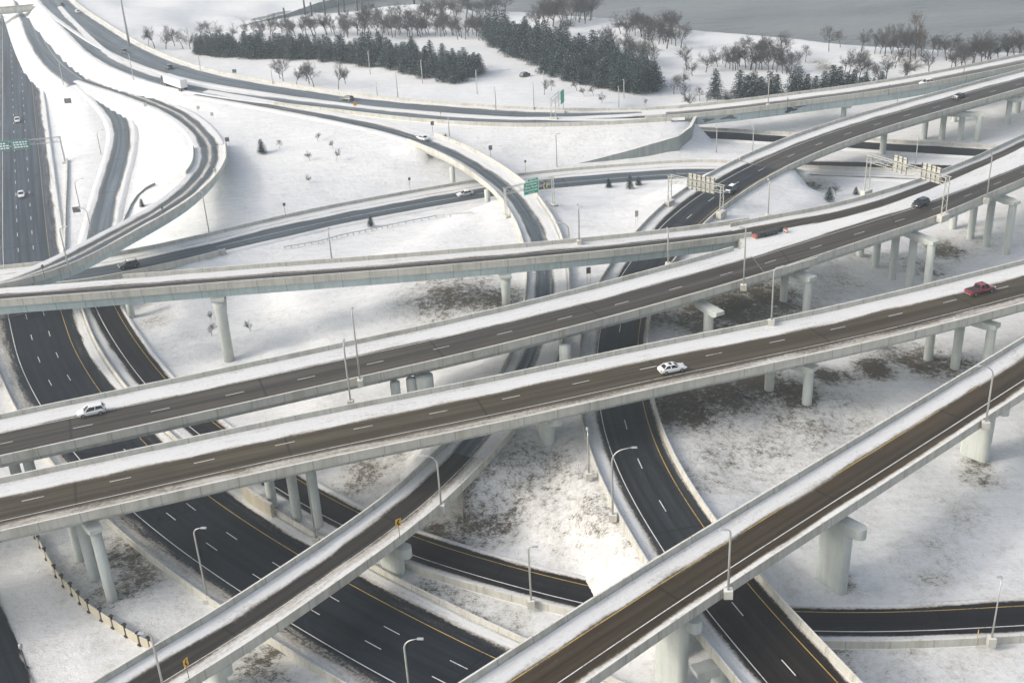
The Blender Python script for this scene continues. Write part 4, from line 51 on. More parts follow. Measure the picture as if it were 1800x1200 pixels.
PINE = [(-118.66, 474.05, 7.18, 6.35, 0), (-113.62, 471.67, 6.97, 7.85, 0), (-108.35, 468.65, 6.88, 8.75, 0), (-104.37, 467.4, 6.9, 7.95, 0), (-99.69, 465.97, 6.92, 4.55, 0), (-97.04, 464.05, 6.95, 9.55, 0), (-91.48, 461.97, 6.93, 8.65, 0), (-87.85, 460.42, 6.9, 5.9, 0), (-83.93, 459.54, 6.85, 5, 0), (-79.02, 456.75, 6.83, 7.8, 0), (-75.48, 456.74, 6.79, 4.75, 0), (-71.82, 456.23, 6.76, 8.6, 0), (-65.97, 450.13, 6.78, 6.2, 0), (-63.03, 451.84, 6.71, 7.55, 0), (-58.43, 447.95, 6.65, 8.25, 0), (-54.89, 446.03, 6.58, 4.45, 0), (-50.44, 440.92, 6.46, 7.65, 0), (-47.14, 439.4, 6.44, 6.3, 0), (-41.84, 438.26, 6.47, 6.65, 0), (-38.9, 432.03, 6.52, 7.95, 0), (-34.01, 424.86, 6.71, 6.1, 0), (-31.09, 424.28, 6.73, 7.5, 0), (-26.44, 415.91, 6.8, 7.05, 0), (-22.65, 416.7, 6.75, 7.95, 0), (-19.21, 408.77, 6.84, 8.2, 0), (-15.15, 405.7, 6.85, 5.9, 0), (-12.18, 409.06, 6.71, 6.55, 0), (-9.18, 416.32, 6.1, 8, 0), (-116.23, 473.79, 7.08, 7.95, 0), (-111.16, 470.22, 6.91, 7.05, 0), (-107.58, 471.2, 6.88, 8.6, 0), (-102.7, 467.8, 6.9, 8.1, 0), (-98.35, 466.13, 6.92, 6, 0), (-94.25, 461.05, 6.99, 9, 0), (-89.37, 463.9, 6.86, 4.55, 0), (-86.61, 462.39, 6.85, 5.9, 0), (-81.82, 461.64, 6.79, 8.05, 0), (-78.28, 460.35, 6.77, 7.9, 0), (-72.66, 456.27, 6.77, 7.15, 0), (-70.34, 456.77, 6.73, 5.95, 0), (-65.55, 455.49, 6.69, 6.6, 0), (-60.48, 452.23, 6.66, 4.95, 0), (-57.92, 450.5, 6.63, 6.5, 0), (-53.54, 446.07, 6.56, 6.95, 0), (-49.32, 446.09, 6.51, 6.25, 0), (-45.33, 445.35, 6.48, 6, 0), (-40.6, 437.44, 6.48, 7, 0), (-36.75, 440.59, 6.47, 7.2, 0), (-33.71, 432.45, 6.57, 8.75, 0), (-29.33, 421.99, 6.76, 5.4, 0), (-24.69, 423.16, 6.65, 5.6, 0), (-21.43, 424.15, 6.49, 5.7, 0), (-17.12, 415.28, 6.64, 8.45, 0), (-14.31, 410.84, 6.71, 4.5, 0), (-9.75, 421.4, 5.71, 7, 0), (-6.89, 421.77, 5.45, 7.25, 0), (-117.74, 473.22, 7.14, 5.65, 0), (-113.05, 472.26, 6.97, 7.9, 0), (-110.23, 471.52, 6.91, 6.8, 0), (-104.88, 470.84, 6.87, 8.25, 0), (-100.3, 468.18, 6.88, 5.6, 0), (-95.82, 465.84, 6.9, 4.85, 0), (-92.26, 467.83, 6.81, 5.55, 0), (-88.94, 464.39, 6.84, 6.2, 0), (-84.75, 466.36, 6.73, 6.45, 0), (-80.48, 463.41, 6.73, 6.65, 0), (-76.6, 460.4, 6.74, 7.1, 0), (-71.89, 457.75, 6.74, 8.1, 0), (-67.78, 459.01, 6.65, 6.5, 0), (-63.39, 457.25, 6.62, 7.45, 0), (-60.03, 455.66, 6.6, 8.9, 0), (-56.02, 450.7, 6.59, 5.3, 0), (-51.42, 452.21, 6.5, 8.2, 0), (-47.6, 449.67, 6.48, 7, 0), (-43.86, 451.11, 6.4, 9.25, 0), (-39.35, 442.91, 6.46, 8.8, 0), (-35.34, 439.71, 6.47, 5.65, 0), (-31.25, 442.45, 6.35, 8.7, 0), (-27.56, 431.7, 6.5, 6.15, 0), (-23.93, 429.06, 6.44, 5.65, 0), (-19.93, 422.16, 6.49, 7.2, 0), (-15.29, 425.67, 5.95, 7.2, 0), (-12.95, 420.6, 6.06, 5.8, 0), (-8.43, 425.63, 5.35, 6.9, 0), (-117.36, 476.67, 7.1, 6.7, 0), (-111.94, 475.65, 6.94, 7.85, 0), (-107.11, 473.15, 6.87, 7.8, 0), (-103.31, 470.28, 6.87, 6.25, 0), (-98.71, 471.17, 6.82, 9.15, 0), (-95.86, 471.6, 6.77, 8.25, 0), (-92.03, 469.86, 6.76, 9.45, 0), (-86.32, 469.2, 6.68, 8.2, 0), (-82.62, 467.49, 6.67, 7.25, 0), (-79.3, 464.56, 6.69, 9.45, 0), (-75.22, 463.86, 6.64, 8.25, 0), (-70.12, 464.77, 6.54, 7.55, 0), (-66.7, 464.32, 6.49, 7.6, 0), (-61.87, 459.14, 6.55, 5.6, 0), (-57.19, 456.83, 6.52, 4.95, 0), (-53.38, 454.76, 6.49, 7.6, 0), (-50.65, 457.88, 6.37, 9.15, 0), (-46.69, 454.48, 6.38, 6.95, 0), (-41.03, 448.74, 6.4, 8.7, 0), (-37.21, 446.77, 6.38, 6.55, 0), (-33.8, 443.38, 6.39, 7.65, 0), (-30.04, 446.25, 6.22, 6.2, 0), (-26.58, 445.63, 6.11, 5.75, 0), (-22.38, 433.48, 6.21, 5.35, 0), (-17.79, 430.32, 5.97, 6.8, 0), (-13.55, 430.37, 5.58, 7, 0), (-11.19, 425.39, 5.58, 7.3, 0), (-6.3, 425.62, 5.23, 7.05, 0), (-118.89, 477.65, 7.13, 7.45, 0), (-115.37, 477.35, 7.03, 7.8, 0), (-110.97, 477.38, 6.9, 7.6, 0), (-105.43, 473.68, 6.85, 8.2, 0), (-102.77, 473.88, 6.81, 5.05, 0), (-96.3, 469.17, 6.83, 7.85, 0), (-93.63, 471.05, 6.76, 9.3, 0), (-88.57, 470.5, 6.69, 6.7, 0), (-84.55, 470.51, 6.62, 7.7, 0), (-81.45, 468.2, 6.63, 7.75, 0), (-76.41, 470.05, 6.48, 7.45, 0), (-73.67, 467.72, 6.5, 7.5, 0), (-68.56, 465.11, 6.5, 6.65, 0), (-64.97, 461.45, 6.54, 7.55, 0), (-59.68, 462.97, 6.39, 7.85, 0), (-56.54, 462.82, 6.33, 5.25, 0), (-51.42, 459.91, 6.32, 6.15, 0), (-49.01, 461.83, 6.19, 8.6, 0), (-44.98, 460, 6.17, 8.95, 0), (-39.45, 451.15, 6.32, 5.7, 0), (-35.95, 455.25, 6.11, 5.5, 0), (-31.91, 452.66, 6.08, 8, 0), (-27.3, 449.48, 6.03, 4.4, 0), (-24.93, 448.65, 5.95, 7.25, 0), (-20.04, 443.17, 5.82, 7.1, 0), (-16.25, 441.71, 5.6, 5.6, 0), (-11.88, 432.36, 5.4, 7.8, 0), (-8.09, 427.2, 5.28, 7.1, 0), (-2.84, 499.41, 0.5, 9.35, 1), (-0.06, 482.3, 1.84, 11.15, 1), (3.15, 456.01, 4.73, 10.55, 1), (6.25, 449.7, 4.94, 7.3, 1), (8.22, 447.43, 4.96, 6.6, 1), (10.87, 442.52, 4.99, 8.85, 1), (14.37, 434.38, 5.01, 8.75, 1), (16.84, 419.4, 5.2, 7.35, 1), (19.11, 411.54, 5.65, 6.35, 1), (21.63, 416.26, 5.36, 8, 1), (23.61, 404.2, 5.9, 5.6, 1), (26.58, 405, 5.76, 8.05, 1), (28.27, 398.61, 5.87, 6, 1), (31, 398.53, 5.75, 6.5, 1), (33.83, 393.59, 5.71, 6.3, 1), (36.18, 396.07, 5.51, 9.5, 1), (38.68, 391.93, 5.4, 8.45, 1), (40.11, 389.67, 5.32, 7.7, 1), (42.26, 388.12, 5.13, 5.05, 1), (45.87, 386.96, 4.74, 9.5, 1), (48.7, 389.89, 4.43, 8.55, 1), (51.2, 389.59, 4.16, 8.6, 1), (-0.32, 483.16, 1.76, 9.45, 1), (1.33, 479.14, 2.12, 9.75, 1), (5.37, 466.51, 3.52, 10.7, 1), (8.32, 459, 4.3, 6.65, 1), (9.93, 456.73, 4.46, 11.15, 1), (13.73, 451.44, 4.71, 9.7, 1), (15.36, 438.95, 4.99, 7.65, 1), (17.78, 423.44, 5.09, 5.6, 1), (21.11, 431.19, 5, 6.75, 1), (23.45, 424.88, 5.06, 8.9, 1), (24.89, 406.29, 5.78, 10.45, 1), (27.44, 402.35, 5.81, 9.55, 1), (30.05, 407.84, 5.5, 7, 1), (33.24, 403.86, 5.47, 6.3, 1), (34.38, 394.03, 5.67, 8.85, 1), (37.02, 396.87, 5.43, 6.3, 1), (39.54, 396.94, 5.24, 6.6, 1), (42.73, 401.18, 4.89, 5.9, 1), (45.2, 392.01, 4.8, 9.2, 1), (47.65, 397.01, 4.54, 5.15, 1), (50.13, 394.33, 4.32, 8.6, 1), (52.27, 391.63, 4.09, 5.25, 1), (-2.64, 507.78, 0.17, 10.55, 1), (1.5, 491.29, 1.03, 7.45, 1), (3.55, 482.02, 1.7, 9.9, 1), (7.32, 471.01, 2.77, 11.35, 1), (8.87, 457.84, 4.39, 11.15, 1), (12.49, 455.17, 4.49, 7.15, 1), (15.37, 447.68, 4.84, 11.25, 1), (17.94, 443.99, 4.88, 6.95, 1), (20.1, 437.07, 4.96, 9.05, 1), (22.51, 433.82, 4.95, 10.3, 1), (24.48, 426.18, 5.02, 7.35, 1), (27.85, 428.27, 4.88, 5.75, 1), (30.79, 419.6, 5, 5.5, 1), (31.55, 406.91, 5.46, 9.05, 1), (33.85, 406.73, 5.34, 8.35, 1), (37.93, 409.13, 5, 8.15, 1), (39.4, 411.83, 4.79, 6.15, 1), (42.57, 402.47, 4.88, 9.8, 1), (44.63, 397.15, 4.81, 7.95, 1), (46.68, 396.89, 4.63, 7.95, 1), (49.89, 398.36, 4.33, 9.85, 1), (52.02, 394.24, 4.15, 9.4, 1), (-1.44, 506.33, 0.24, 6.6, 1), (2.38, 496.16, 0.76, 8.15, 1), (4.46, 484.38, 1.45, 11.8, 1), (8.57, 473.7, 2.33, 9.2, 1), (12.21, 477.91, 1.63, 10.5, 1), (13.72, 461.41, 3.69, 9.3, 1), (16.67, 452.48, 4.51, 10, 1), (19.27, 444.54, 4.83, 10.55, 1), (21.03, 445.29, 4.72, 8.25, 1), (23.47, 432.92, 4.94, 11.05, 1), (26.07, 432.54, 4.86, 8.5, 1), (30.33, 433.71, 4.57, 8.9, 1), (30.54, 416.67, 5.12, 8.6, 1), (33.94, 426.57, 4.54, 9.45, 1), (37.34, 423.43, 4.4, 9.85, 1), (39.56, 420.73, 4.34, 7.1, 1), (42, 414.47, 4.47, 9.3, 1), (43.98, 406.85, 4.64, 7.15, 1), (46.11, 400.6, 4.63, 9.8, 1), (47.79, 400.47, 4.49, 8.65, 1), (50.2, 396.54, 4.31, 6.9, 1), (52.87, 395, 4.08, 9.25, 1), (-2.79, 511.27, 0.1, 7.9, 1), (0.44, 508.94, 0.21, 11.75, 1), (3.69, 501.73, 0.56, 12.25, 1), (6.95, 486.67, 1.2, 8.25, 1), (10.51, 489.44, 1, 7.4, 1), (12.35, 479.55, 1.48, 10.95, 1), (15.57, 478.67, 1.4, 7.85, 1), (18.62, 479.88, 1.2, 6.85, 1), (21.41, 458.08, 3.53, 9.4, 1), (24.95, 460.93, 2.82, 9.25, 1), (26.53, 453.26, 3.62, 5.65, 1), (29.9, 449.49, 3.64, 7.75, 1), (31.83, 438.43, 4.22, 8.45, 1), (34.72, 438.69, 3.87, 6.3, 1), (37.48, 434.75, 3.76, 9.1, 1), (38.45, 421.71, 4.39, 5.55, 1), (39.86, 415.27, 4.6, 6.5, 1), (43.64, 420.38, 3.99, 8.4, 1), (46.36, 424.04, 3.47, 7.8, 1), (48.37, 419.8, 3.59, 5.55, 1), (50.3, 406.41, 4.15, 10, 1), (52.37, 405.05, 4.02, 5.4, 1), (-1.04, 508.43, 0.19, 6.7, 1), (2.81, 504.6, 0.42, 6.55, 1), (5.51, 504.11, 0.53, 7.65, 1), (8.9, 495.63, 0.84, 6.85, 1), (12.56, 494.83, 0.89, 10.05, 1), (14.53, 491.47, 0.93, 6.4, 1), (17.51, 486.66, 0.99, 9.45, 1), (20.1, 476.69, 1.35, 11.3, 1), (24.22, 476.52, 1.21, 8.65, 1), (25.23, 456.29, 3.4, 11.3, 1), (27.7, 459.06, 2.81, 9.95, 1), (31.08, 441.49, 4.13, 10.05, 1), (32.59, 439.63, 4.07, 9.5, 1), (36.4, 444.33, 3.27, 11.2, 1), (39.36, 440.53, 3.15, 9.3, 1), (40.82, 433.27, 3.44, 10.75, 1), (43.76, 428.65, 3.41, 7.45, 1), (46.67, 428.09, 3.13, 5.45, 1), (48.23, 420.03, 3.59, 7.8, 1), (50.1, 416.28, 3.68, 6.1, 1), (52.16, 407.51, 3.96, 7.05, 1), (53.83, 404.81, 3.91, 5.65, 1), (71.27, 382.05, 2.97, 9.8, 2), (79.46, 382.54, 2.57, 9.4, 2), (80.89, 378.4, 2.45, 8.6, 2), (82.44, 376.88, 2.39, 10.05, 2), (85.25, 377.02, 2.57, 8.2, 2), (87.75, 375.78, 2.76, 9.65, 2), (89.99, 375.9, 2.98, 8.55, 2), (94.74, 374.14, 3.18, 9.25, 2), (96.98, 375.01, 3.2, 10.7, 2), (100.04, 376.15, 3.1, 7.8, 2), (102.54, 375.71, 2.89, 7.45, 2), (105.74, 377.24, 2.49, 8.95, 2), (109.2, 379.64, 2.05, 10.45, 2), (111.91, 381.29, 1.85, 9.75, 2), (114.5, 381.79, 1.76, 7.55, 2), (117.01, 382.7, 1.77, 8.3, 2), (121.86, 385.09, 1.84, 6.45, 2), (128.16, 388.36, 1.8, 5.35, 2), (119.54, 382.96, 1.75, 5.3, 2), (124.79, 386.03, 1.82, 4.2, 2)]
SHRUB = [(-70.43, 337.47, 6.12, 4.5, 'small dark conifer with snow, alone on the open snow field'), (80.36, 275.3, 4.78, 3.55, 'small dark conifer in the snow right of the pier under the right bridge'), (91.18, 288.87, 1.04, 2.15, 'knee high dark conifer near the foot of the right sign gantry'), (-99.55, 309.41, 1.29, 2.65, 'small leaning bush inside the bend of the curved ramp'), (28.63, 305.72, 0.73, 2.9, 'first of three dark shrubs beside the ramp under the green exit sign'), (33.72, 299.99, 2.08, 3.8, 'tallest of three dark shrubs beside the ramp'), (36.76, 306.2, 0.75, 2.6, 'third dark shrub beside the ramp, next to the tall one'), (-33.94, 280.09, 2.91, 3.05, 'dark snowy bush beside the dark ramp, left of the blue white car')]
def spline(c, cols, step=3.0):
    """Catmull-Rom resampling of a centreline and of the values carried along it."""
    c = np.array(c, float); V = np.array(cols, float)
    A = np.c_[c, V.T] if len(cols) else c
    A = np.vstack([2*A[0]-A[1], A, 2*A[-1]-A[-2]])
    out = []
    for i in range(1, len(A)-2):
        p0, p1, p2, p3 = A[i-1], A[i], A[i+1], A[i+2]
        d1 = max(1e-3, np.linalg.norm(p2[:2]-p1[:2])); d0 = max(1e-3, np.linalg.norm(p1[:2]-p0[:2])); d2 = max(1e-3, np.linalg.norm(p3[:2]-p2[:2]))
        m1 = (p2-p0)/(d0+d1)*d1; m2 = (p3-p1)/(d1+d2)*d1
        n = max(1, int(round(d1/step)))
        for t in np.arange(n)/n:
            out.append((2*t**3-3*t*t+1)*p1+(t**3-2*t*t+t)*m1+(-2*t**3+3*t*t)*p2+(t**3-t*t)*m2)
    out.append(A[-2]); A = np.array(out)
    for _ in range(2):
        B = A.copy(); B[1:-1] = (A[:-2]+2*A[1:-1]+A[2:])/4; A = B
    return A[:, :3], A[:, 3:].T
def smoothstep(a, b, x):
    t = np.clip((x-a)/(b-a), 0, 1); return t*t*(3-2*t)
GRADE = [('R1',0,99),('R1f',0,99),('R1b',0,99),('R2',0,99),('R2b',0,99),('D',0,7),('R3',0,99),('R4',0,99),('R5',0,5),('R5',10,99),('R6',5,99),('R6c',0,99),('R10',0,99),('K',4,16),('street',0,99)]
class Ground:
    def __init__(self):
        pts = [np.array(TERRAIN)]; self.roads = []
        for k, a, b in GRADE:
            r = ROADS[k]; c = r['c'][a:b+1]
            P3, (L, R) = spline(c, [r['L'][a:b+1], r['R'][a:b+1]], 4.0)
            T = np.gradient(P3[:, :2], axis=0); T /= np.linalg.norm(T, axis=1)[:, None]
            N = np.c_[T[:, 1], -T[:, 0]]
            self.roads.append((P3, N, L, R))
            for f, w in ((-1, L), (1, R)):
                q = P3[::3].copy(); q[:, :2] += f*N[::3]*(w[::3, None]+2.5); q[:, 2] -= .3; pts.append(q)
        self.p = np.vstack(pts)
    def __call__(self, X, Y):
        X = np.atleast_1d(np.asarray(X, float)); Y = np.atleast_1d(np.asarray(Y, float)); out = np.zeros(len(X))
        for i in range(0, len(X), 4000):
            x = X[i:i+4000]; y = Y[i:i+4000]; s = np.clip(y, 90, 330)/150
            d = ((x[:, None]-self.p[:, 0])**2+(y[:, None]-self.p[:, 1])**2)/(s*s)[:, None]
            w = (d+22.0)**-2.3
            z = (w*self.p[:, 2]).sum(1)/w.sum(1)
            for P3, N, L, R in self.roads:
                m = (x > P3[:, 0].min()-25) & (x < P3[:, 0].max()+25) & (y > P3[:, 1].min()-25) & (y < P3[:, 1].max()+25)
                if not m.any(): continue
                dx = x[m][:, None]-P3[:, 0]; dy = y[m][:, None]-P3[:, 1]; q = dx*dx+dy*dy; j = q.argmin(1); a = np.arange(len(j))
                lat = dx[a, j]*N[j, 0]+dy[a, j]*N[j, 1]; dist = np.sqrt(q[a, j]); hw = np.where(lat < 0, L[j], R[j])
                k = smoothstep(.9, 7.5, np.where(dist > 3+np.abs(lat)*1.5, 99, dist-hw))
                z[m] = z[m]*k+(P3[j, 2]-.3)*(1-k)
            out[i:i+4000] = z
        return out
# ---------------------------------------------------------------- helpers
def lin(o): COL.objects.link(o); return o
def tag(o, label=None, cat=None, group=None, kind=None):
    if label: o['label'] = label
    if cat: o['category'] = cat
    if group: o['group'] = group
    if kind: o['kind'] = kind
    return o
def thing(name, label, cat, loc=(0, 0, 0), rz=0.0, group=None):
    o = lin(bpy.data.objects.new(name, None)); o.location = loc; o.rotation_euler = (0, 0, rz); o.empty_display_size = .5
    return tag(o, label, cat, group)
def copy_thing(src, loc, rz, label, group=None, scale=None):
    r = lin(src.copy()); r.location = loc; r.rotation_euler = (0, 0, rz)
    if scale: r.scale = scale
    if label: r['label'] = label
    if group: r['group'] = group
    for ch in list(src.children):
        c = lin(ch.copy()); c.parent = r
        for g in list(ch.children):
            d = lin(g.copy()); d.parent = c
    return r
class MB:
    """Collects vertices and faces for one mesh object."""
    def __init__(s): s.v = []; s.f = []; s.m = []; s.at = {}; s.uv = None
    def add(s, v, f, mi=0):
        k = len(s.v); s.v += [tuple(q) for q in v]; s.f += [tuple(i+k for i in q) for q in f]; s.m += [mi]*len(f)
    def box(s, c, d, rz=0.0, mi=0, taper=1.0):
        x, y, z = d[0]/2, d[1]/2, d[2]/2; ca, sa = math.cos(rz), math.sin(rz); v = []
        for dz, k in ((-z, 1.0), (z, taper)):
            for a, b in ((-x, -y), (x, -y), (x, y), (-x, y)):
                a *= k; b *= k; v.append((c[0]+a*ca-b*sa, c[1]+a*sa+b*ca, c[2]+dz))
        s.add(v, [(3, 2, 1, 0), (4, 5, 6, 7), (0, 1, 5, 4), (1, 2, 6, 5), (2, 3, 7, 6), (3, 0, 4, 7)], mi)
    def tube(s, pts, rad, n=6, mi=0, cap=True):
        pts = [Vector(p) for p in pts]
        if not hasattr(rad, '__len__'): rad = [rad]*len(pts)
        v = []; u = None
        for i, p in enumerate(pts):
            t = (pts[min(i+1, len(pts)-1)]-pts[max(i-1, 0)]).normalized()
            if u is None:
                u = t.orthogonal().normalized()
            else:
                u = (u-t*u.dot(t)); u = u.normalized() if u.length > 1e-6 else t.orthogonal().normalized()
            w = t.cross(u)
            for k in range(n):
                a = 2*math.pi*k/n; v.append(p+(u*math.cos(a)+w*math.sin(a))*rad[i])
        f = [(i*n+k, i*n+(k+1) % n, (i+1)*n+(k+1) % n, (i+1)*n+k) for i in range(len(pts)-1) for k in range(n)]
        if cap: f += [tuple(range(n-1, -1, -1)), tuple((len(pts)-1)*n+k for k in range(n))]
        s.add(v, f, mi)
    def prism(s, outline, z0, z1, mi=0):
        n = len(outline); v = [(x, y, z0) for x, y in outline]+[(x, y, z1) for x, y in outline]
        s.add(v, [tuple(range(n-1, -1, -1)), tuple(range(n, 2*n))]+[(i, (i+1) % n, n+(i+1) % n, n+i) for i in range(n)], mi)
    def build(s, name, mats, parent=None, smooth=False, loc=None):
        me = bpy.data.meshes.new(name); me.from_pydata(s.v, [], s.f)
        for m in (mats if isinstance(mats, (list, tuple)) else [mats]): me.materials.append(m)
        if any(s.m): me.polygons.foreach_set('material_index', s.m)
        if smooth: me.polygons.foreach_set('use_smooth', [True]*len(me.polygons))
        for k, a in s.at.items():
            q = me.attributes.new(k, 'FLOAT', 'POINT'); q.data.foreach_set('value', np.asarray(a, np.float32))
        if s.uv is not None:
            l = me.uv_layers.new(name='UVMap'); idx = np.empty(len(me.loops), np.int32); me.loops.foreach_get('vertex_index', idx)
            l.data.foreach_set('uv', np.asarray(s.uv, np.float32)[idx].ravel())
        me.update()
        o = lin(bpy.data.objects.new(name, me)); o.parent = parent
        if loc: o.location = loc
        return o
# ---------------------------------------------------------------- materials
def nmat(name):
    m = bpy.data.materials.new(name); m.use_nodes = True; nt = m.node_tree; b = nt.nodes['Principled BSDF']
    N = lambda t, **k: nt.nodes.new(t)
    return m, nt, b
def nd(nt, t, ins=None, **props):
    n = nt.nodes.new(t)
    for k, v in props.items(): setattr(n, k, v)
    for k, v in (ins or {}).items():
        if isinstance(v, bpy.types.NodeSocket): nt.links.new(v, n.inputs[k])
        else: n.inputs[k].default_value = v
    return n
def mth(nt, op, a, b=0.0, clamp=False):
    n = nt.nodes.new('ShaderNodeMath'); n.operation = op; n.use_clamp = clamp
    for i, v in enumerate((a, b)):
        if isinstance(v, bpy.types.NodeSocket): nt.links.new(v, n.inputs[i])
        else: n.inputs[i].default_value = v
    return n.outputs[0]
def mapr(nt, v, a, b, c=0.0, d=1.0):
    n = nd(nt, 'ShaderNodeMapRange', {0: v, 1: a, 2: b, 3: c, 4: d}); n.interpolation_type = 'SMOOTHSTEP'; return n.outputs[0]
def mixc(nt, f, a, b):
    n = nt.nodes.new('ShaderNodeMix'); n.data_type = 'RGBA'
    for s, v in ((n.inputs[0], f), (n.inputs[6], a), (n.inputs[7], b)):
        if isinstance(v, bpy.types.NodeSocket): nt.links.new(v, s)
        else: s.default_value = v if not hasattr(v, '__len__') else tuple(v)+((1,) if len(v) == 3 else ())
    return n.outputs[2]
def noise(nt, vec, scale, detail=3.0, rough=.55):
    n = nd(nt, 'ShaderNodeTexNoise', {'Scale': scale, 'Detail': detail, 'Roughness': rough}); nt.links.new(vec, n.inputs['Vector']); return n.outputs['Fac']
def vscale(nt, vec, s):
    n = nt.nodes.new('ShaderNodeMapping'); nt.links.new(vec, n.inputs['Vector']); n.inputs['Scale'].default_value = s; return n.outputs[0]
def wpos(nt): return nt.nodes.new('ShaderNodeNewGeometry').outputs['Position']
def bump(nt, b, h, strength, dist):
    n = nd(nt, 'ShaderNodeBump', {'Strength': strength, 'Distance': dist}); nt.links.new(h, n.inputs['Height']); nt.links.new(n.outputs[0], b.inputs['Normal'])
SNOW = (.69, .69, .68)
def mat_snow():
    m, nt, b = nmat('snow_ground'); p = wpos(nt)
    bare = nd(nt, 'ShaderNodeAttribute', attribute_name='bare').outputs['Fac']
    n1 = noise(nt, p, .9, 7, .68); n2 = noise(nt, p, .06, 5, .6); n3 = noise(nt, vscale(nt, p, (1, 2.4, 1)), 2.4, 5, .72); n4 = noise(nt, p, .21, 4, .6); n5 = noise(nt, vscale(nt, p, (.35, 1.3, 1)), .55, 5, .7)
    v = mth(nt, 'ADD', bare, mth(nt, 'MULTIPLY', mth(nt, 'SUBTRACT', n1, .5), 1.2)); v = mth(nt, 'ADD', v, mth(nt, 'MULTIPLY', mth(nt, 'SUBTRACT', n3, .5), 1.15))
    v = mth(nt, 'ADD', v, mth(nt, 'MULTIPLY', mth(nt, 'SUBTRACT', n4, .5), .75))
    f = mapr(nt, v, .46, .86)
    g = mixc(nt, mapr(nt, n2, .35, .65), (.095, .078, .054), (.15, .135, .10)); g = mixc(nt, mapr(nt, n3, .42, .75), g, (.058, .047, .034))
    s = mixc(nt, mapr(nt, n5, .3, .7), (.66, .66, .65), (.745, .745, .735)); s = mixc(nt, mth(nt, 'MULTIPLY', mapr(nt, n2, .42, .68), .25), s, (.60, .60, .58))
    s = mixc(nt, mth(nt, 'MULTIPLY', mapr(nt, v, .12, .52), .45), s, (.42, .40, .34))
    nt.links.new(mixc(nt, f, s, g), b.inputs['Base Color']); b.inputs['Roughness'].default_value = .85; b.inputs['Specular IOR Level'].default_value = .15
    h = mth(nt, 'ADD', mth(nt, 'MULTIPLY', noise(nt, p, .35, 6, .6), .9), mth(nt, 'MULTIPLY', n1, .6)); h = mth(nt, 'ADD', h, mth(nt, 'MULTIPLY', n3, .35)); bump(nt, b, h, .6, .45)
    return m
def mat_road(name, col, rough=.55, dust=.3):
    m, nt, b = nmat(name); uv = nt.nodes.new('ShaderNodeUVMap').outputs[0]; p = wpos(nt)
    s = nd(nt, 'ShaderNodeAttribute', attribute_name='snow').outputs['Fac']
    a = noise(nt, vscale(nt, uv, (.12, 1.0, 1)), 1.0, 6, .65); c = noise(nt, p, 1.9, 6, .7); w = noise(nt, vscale(nt, uv, (.010, .85, 1)), 1.0, 2); big = noise(nt, vscale(nt, uv, (.05, .25, 1)), 1.0, 4, .6); fine = noise(nt, vscale(nt, uv, (.6, 3.5, 1)), 1.6, 4, .7)
    v = mth(nt, 'ADD', s, mth(nt, 'MULTIPLY', mth(nt, 'SUBTRACT', a, .5), .95)); v = mth(nt, 'ADD', v, mth(nt, 'MULTIPLY', mth(nt, 'SUBTRACT', c, .5), .75))
    f = mapr(nt, v, .36, .66)
    dk = tuple(q*.62 for q in col); lt = tuple(min(1, q*1.45+.004) for q in col)
    t = mixc(nt, mapr(nt, w, .32, .68), dk, lt); t = mixc(nt, mth(nt, 'MULTIPLY', mapr(nt, big, .42, .66), .55), t, tuple(q*.72 for q in col))
    t = mixc(nt, mth(nt, 'MULTIPLY', mapr(nt, fine, .45, .75), .35), t, lt)
    sx = nd(nt, 'ShaderNodeSeparateXYZ'); nt.links.new(uv, sx.inputs[0])
    jf = mth(nt, 'ABSOLUTE', mth(nt, 'SUBTRACT', mth(nt, 'FRACT', mth(nt, 'ADD', mth(nt, 'MULTIPLY', sx.outputs[0], 1/31.0), .27)), .5)); t = mixc(nt, mth(nt, 'MULTIPLY', mapr(nt, jf, .0085, .0045), .7), t, tuple(q*.45 for q in col))
    t = mixc(nt, mth(nt, 'MULTIPLY', mapr(nt, v, .10, .46), dust), t, (.46, .42, .36))
    sn = mixc(nt, mapr(nt, mth(nt, 'ADD', v, mth(nt, 'MULTIPLY', mth(nt, 'SUBTRACT', big, .5), .5)), .62, 1.02), (.44, .41, .36), SNOW); sn = mixc(nt, mth(nt, 'MULTIPLY', mapr(nt, a, .5, .78), .55), sn, (.52, .50, .45))
    nt.links.new(mixc(nt, f, t, sn), b.inputs['Base Color'])
    nt.links.new(mapr(nt, f, 0, 1, rough, .85), b.inputs['Roughness']); b.inputs['Specular IOR Level'].default_value = .12
    bump(nt, b, mth(nt, 'ADD', mth(nt, 'MULTIPLY', mth(nt, 'ADD', a, c), f), mth(nt, 'MULTIPLY', fine, .15)), .6, .25)
    return m
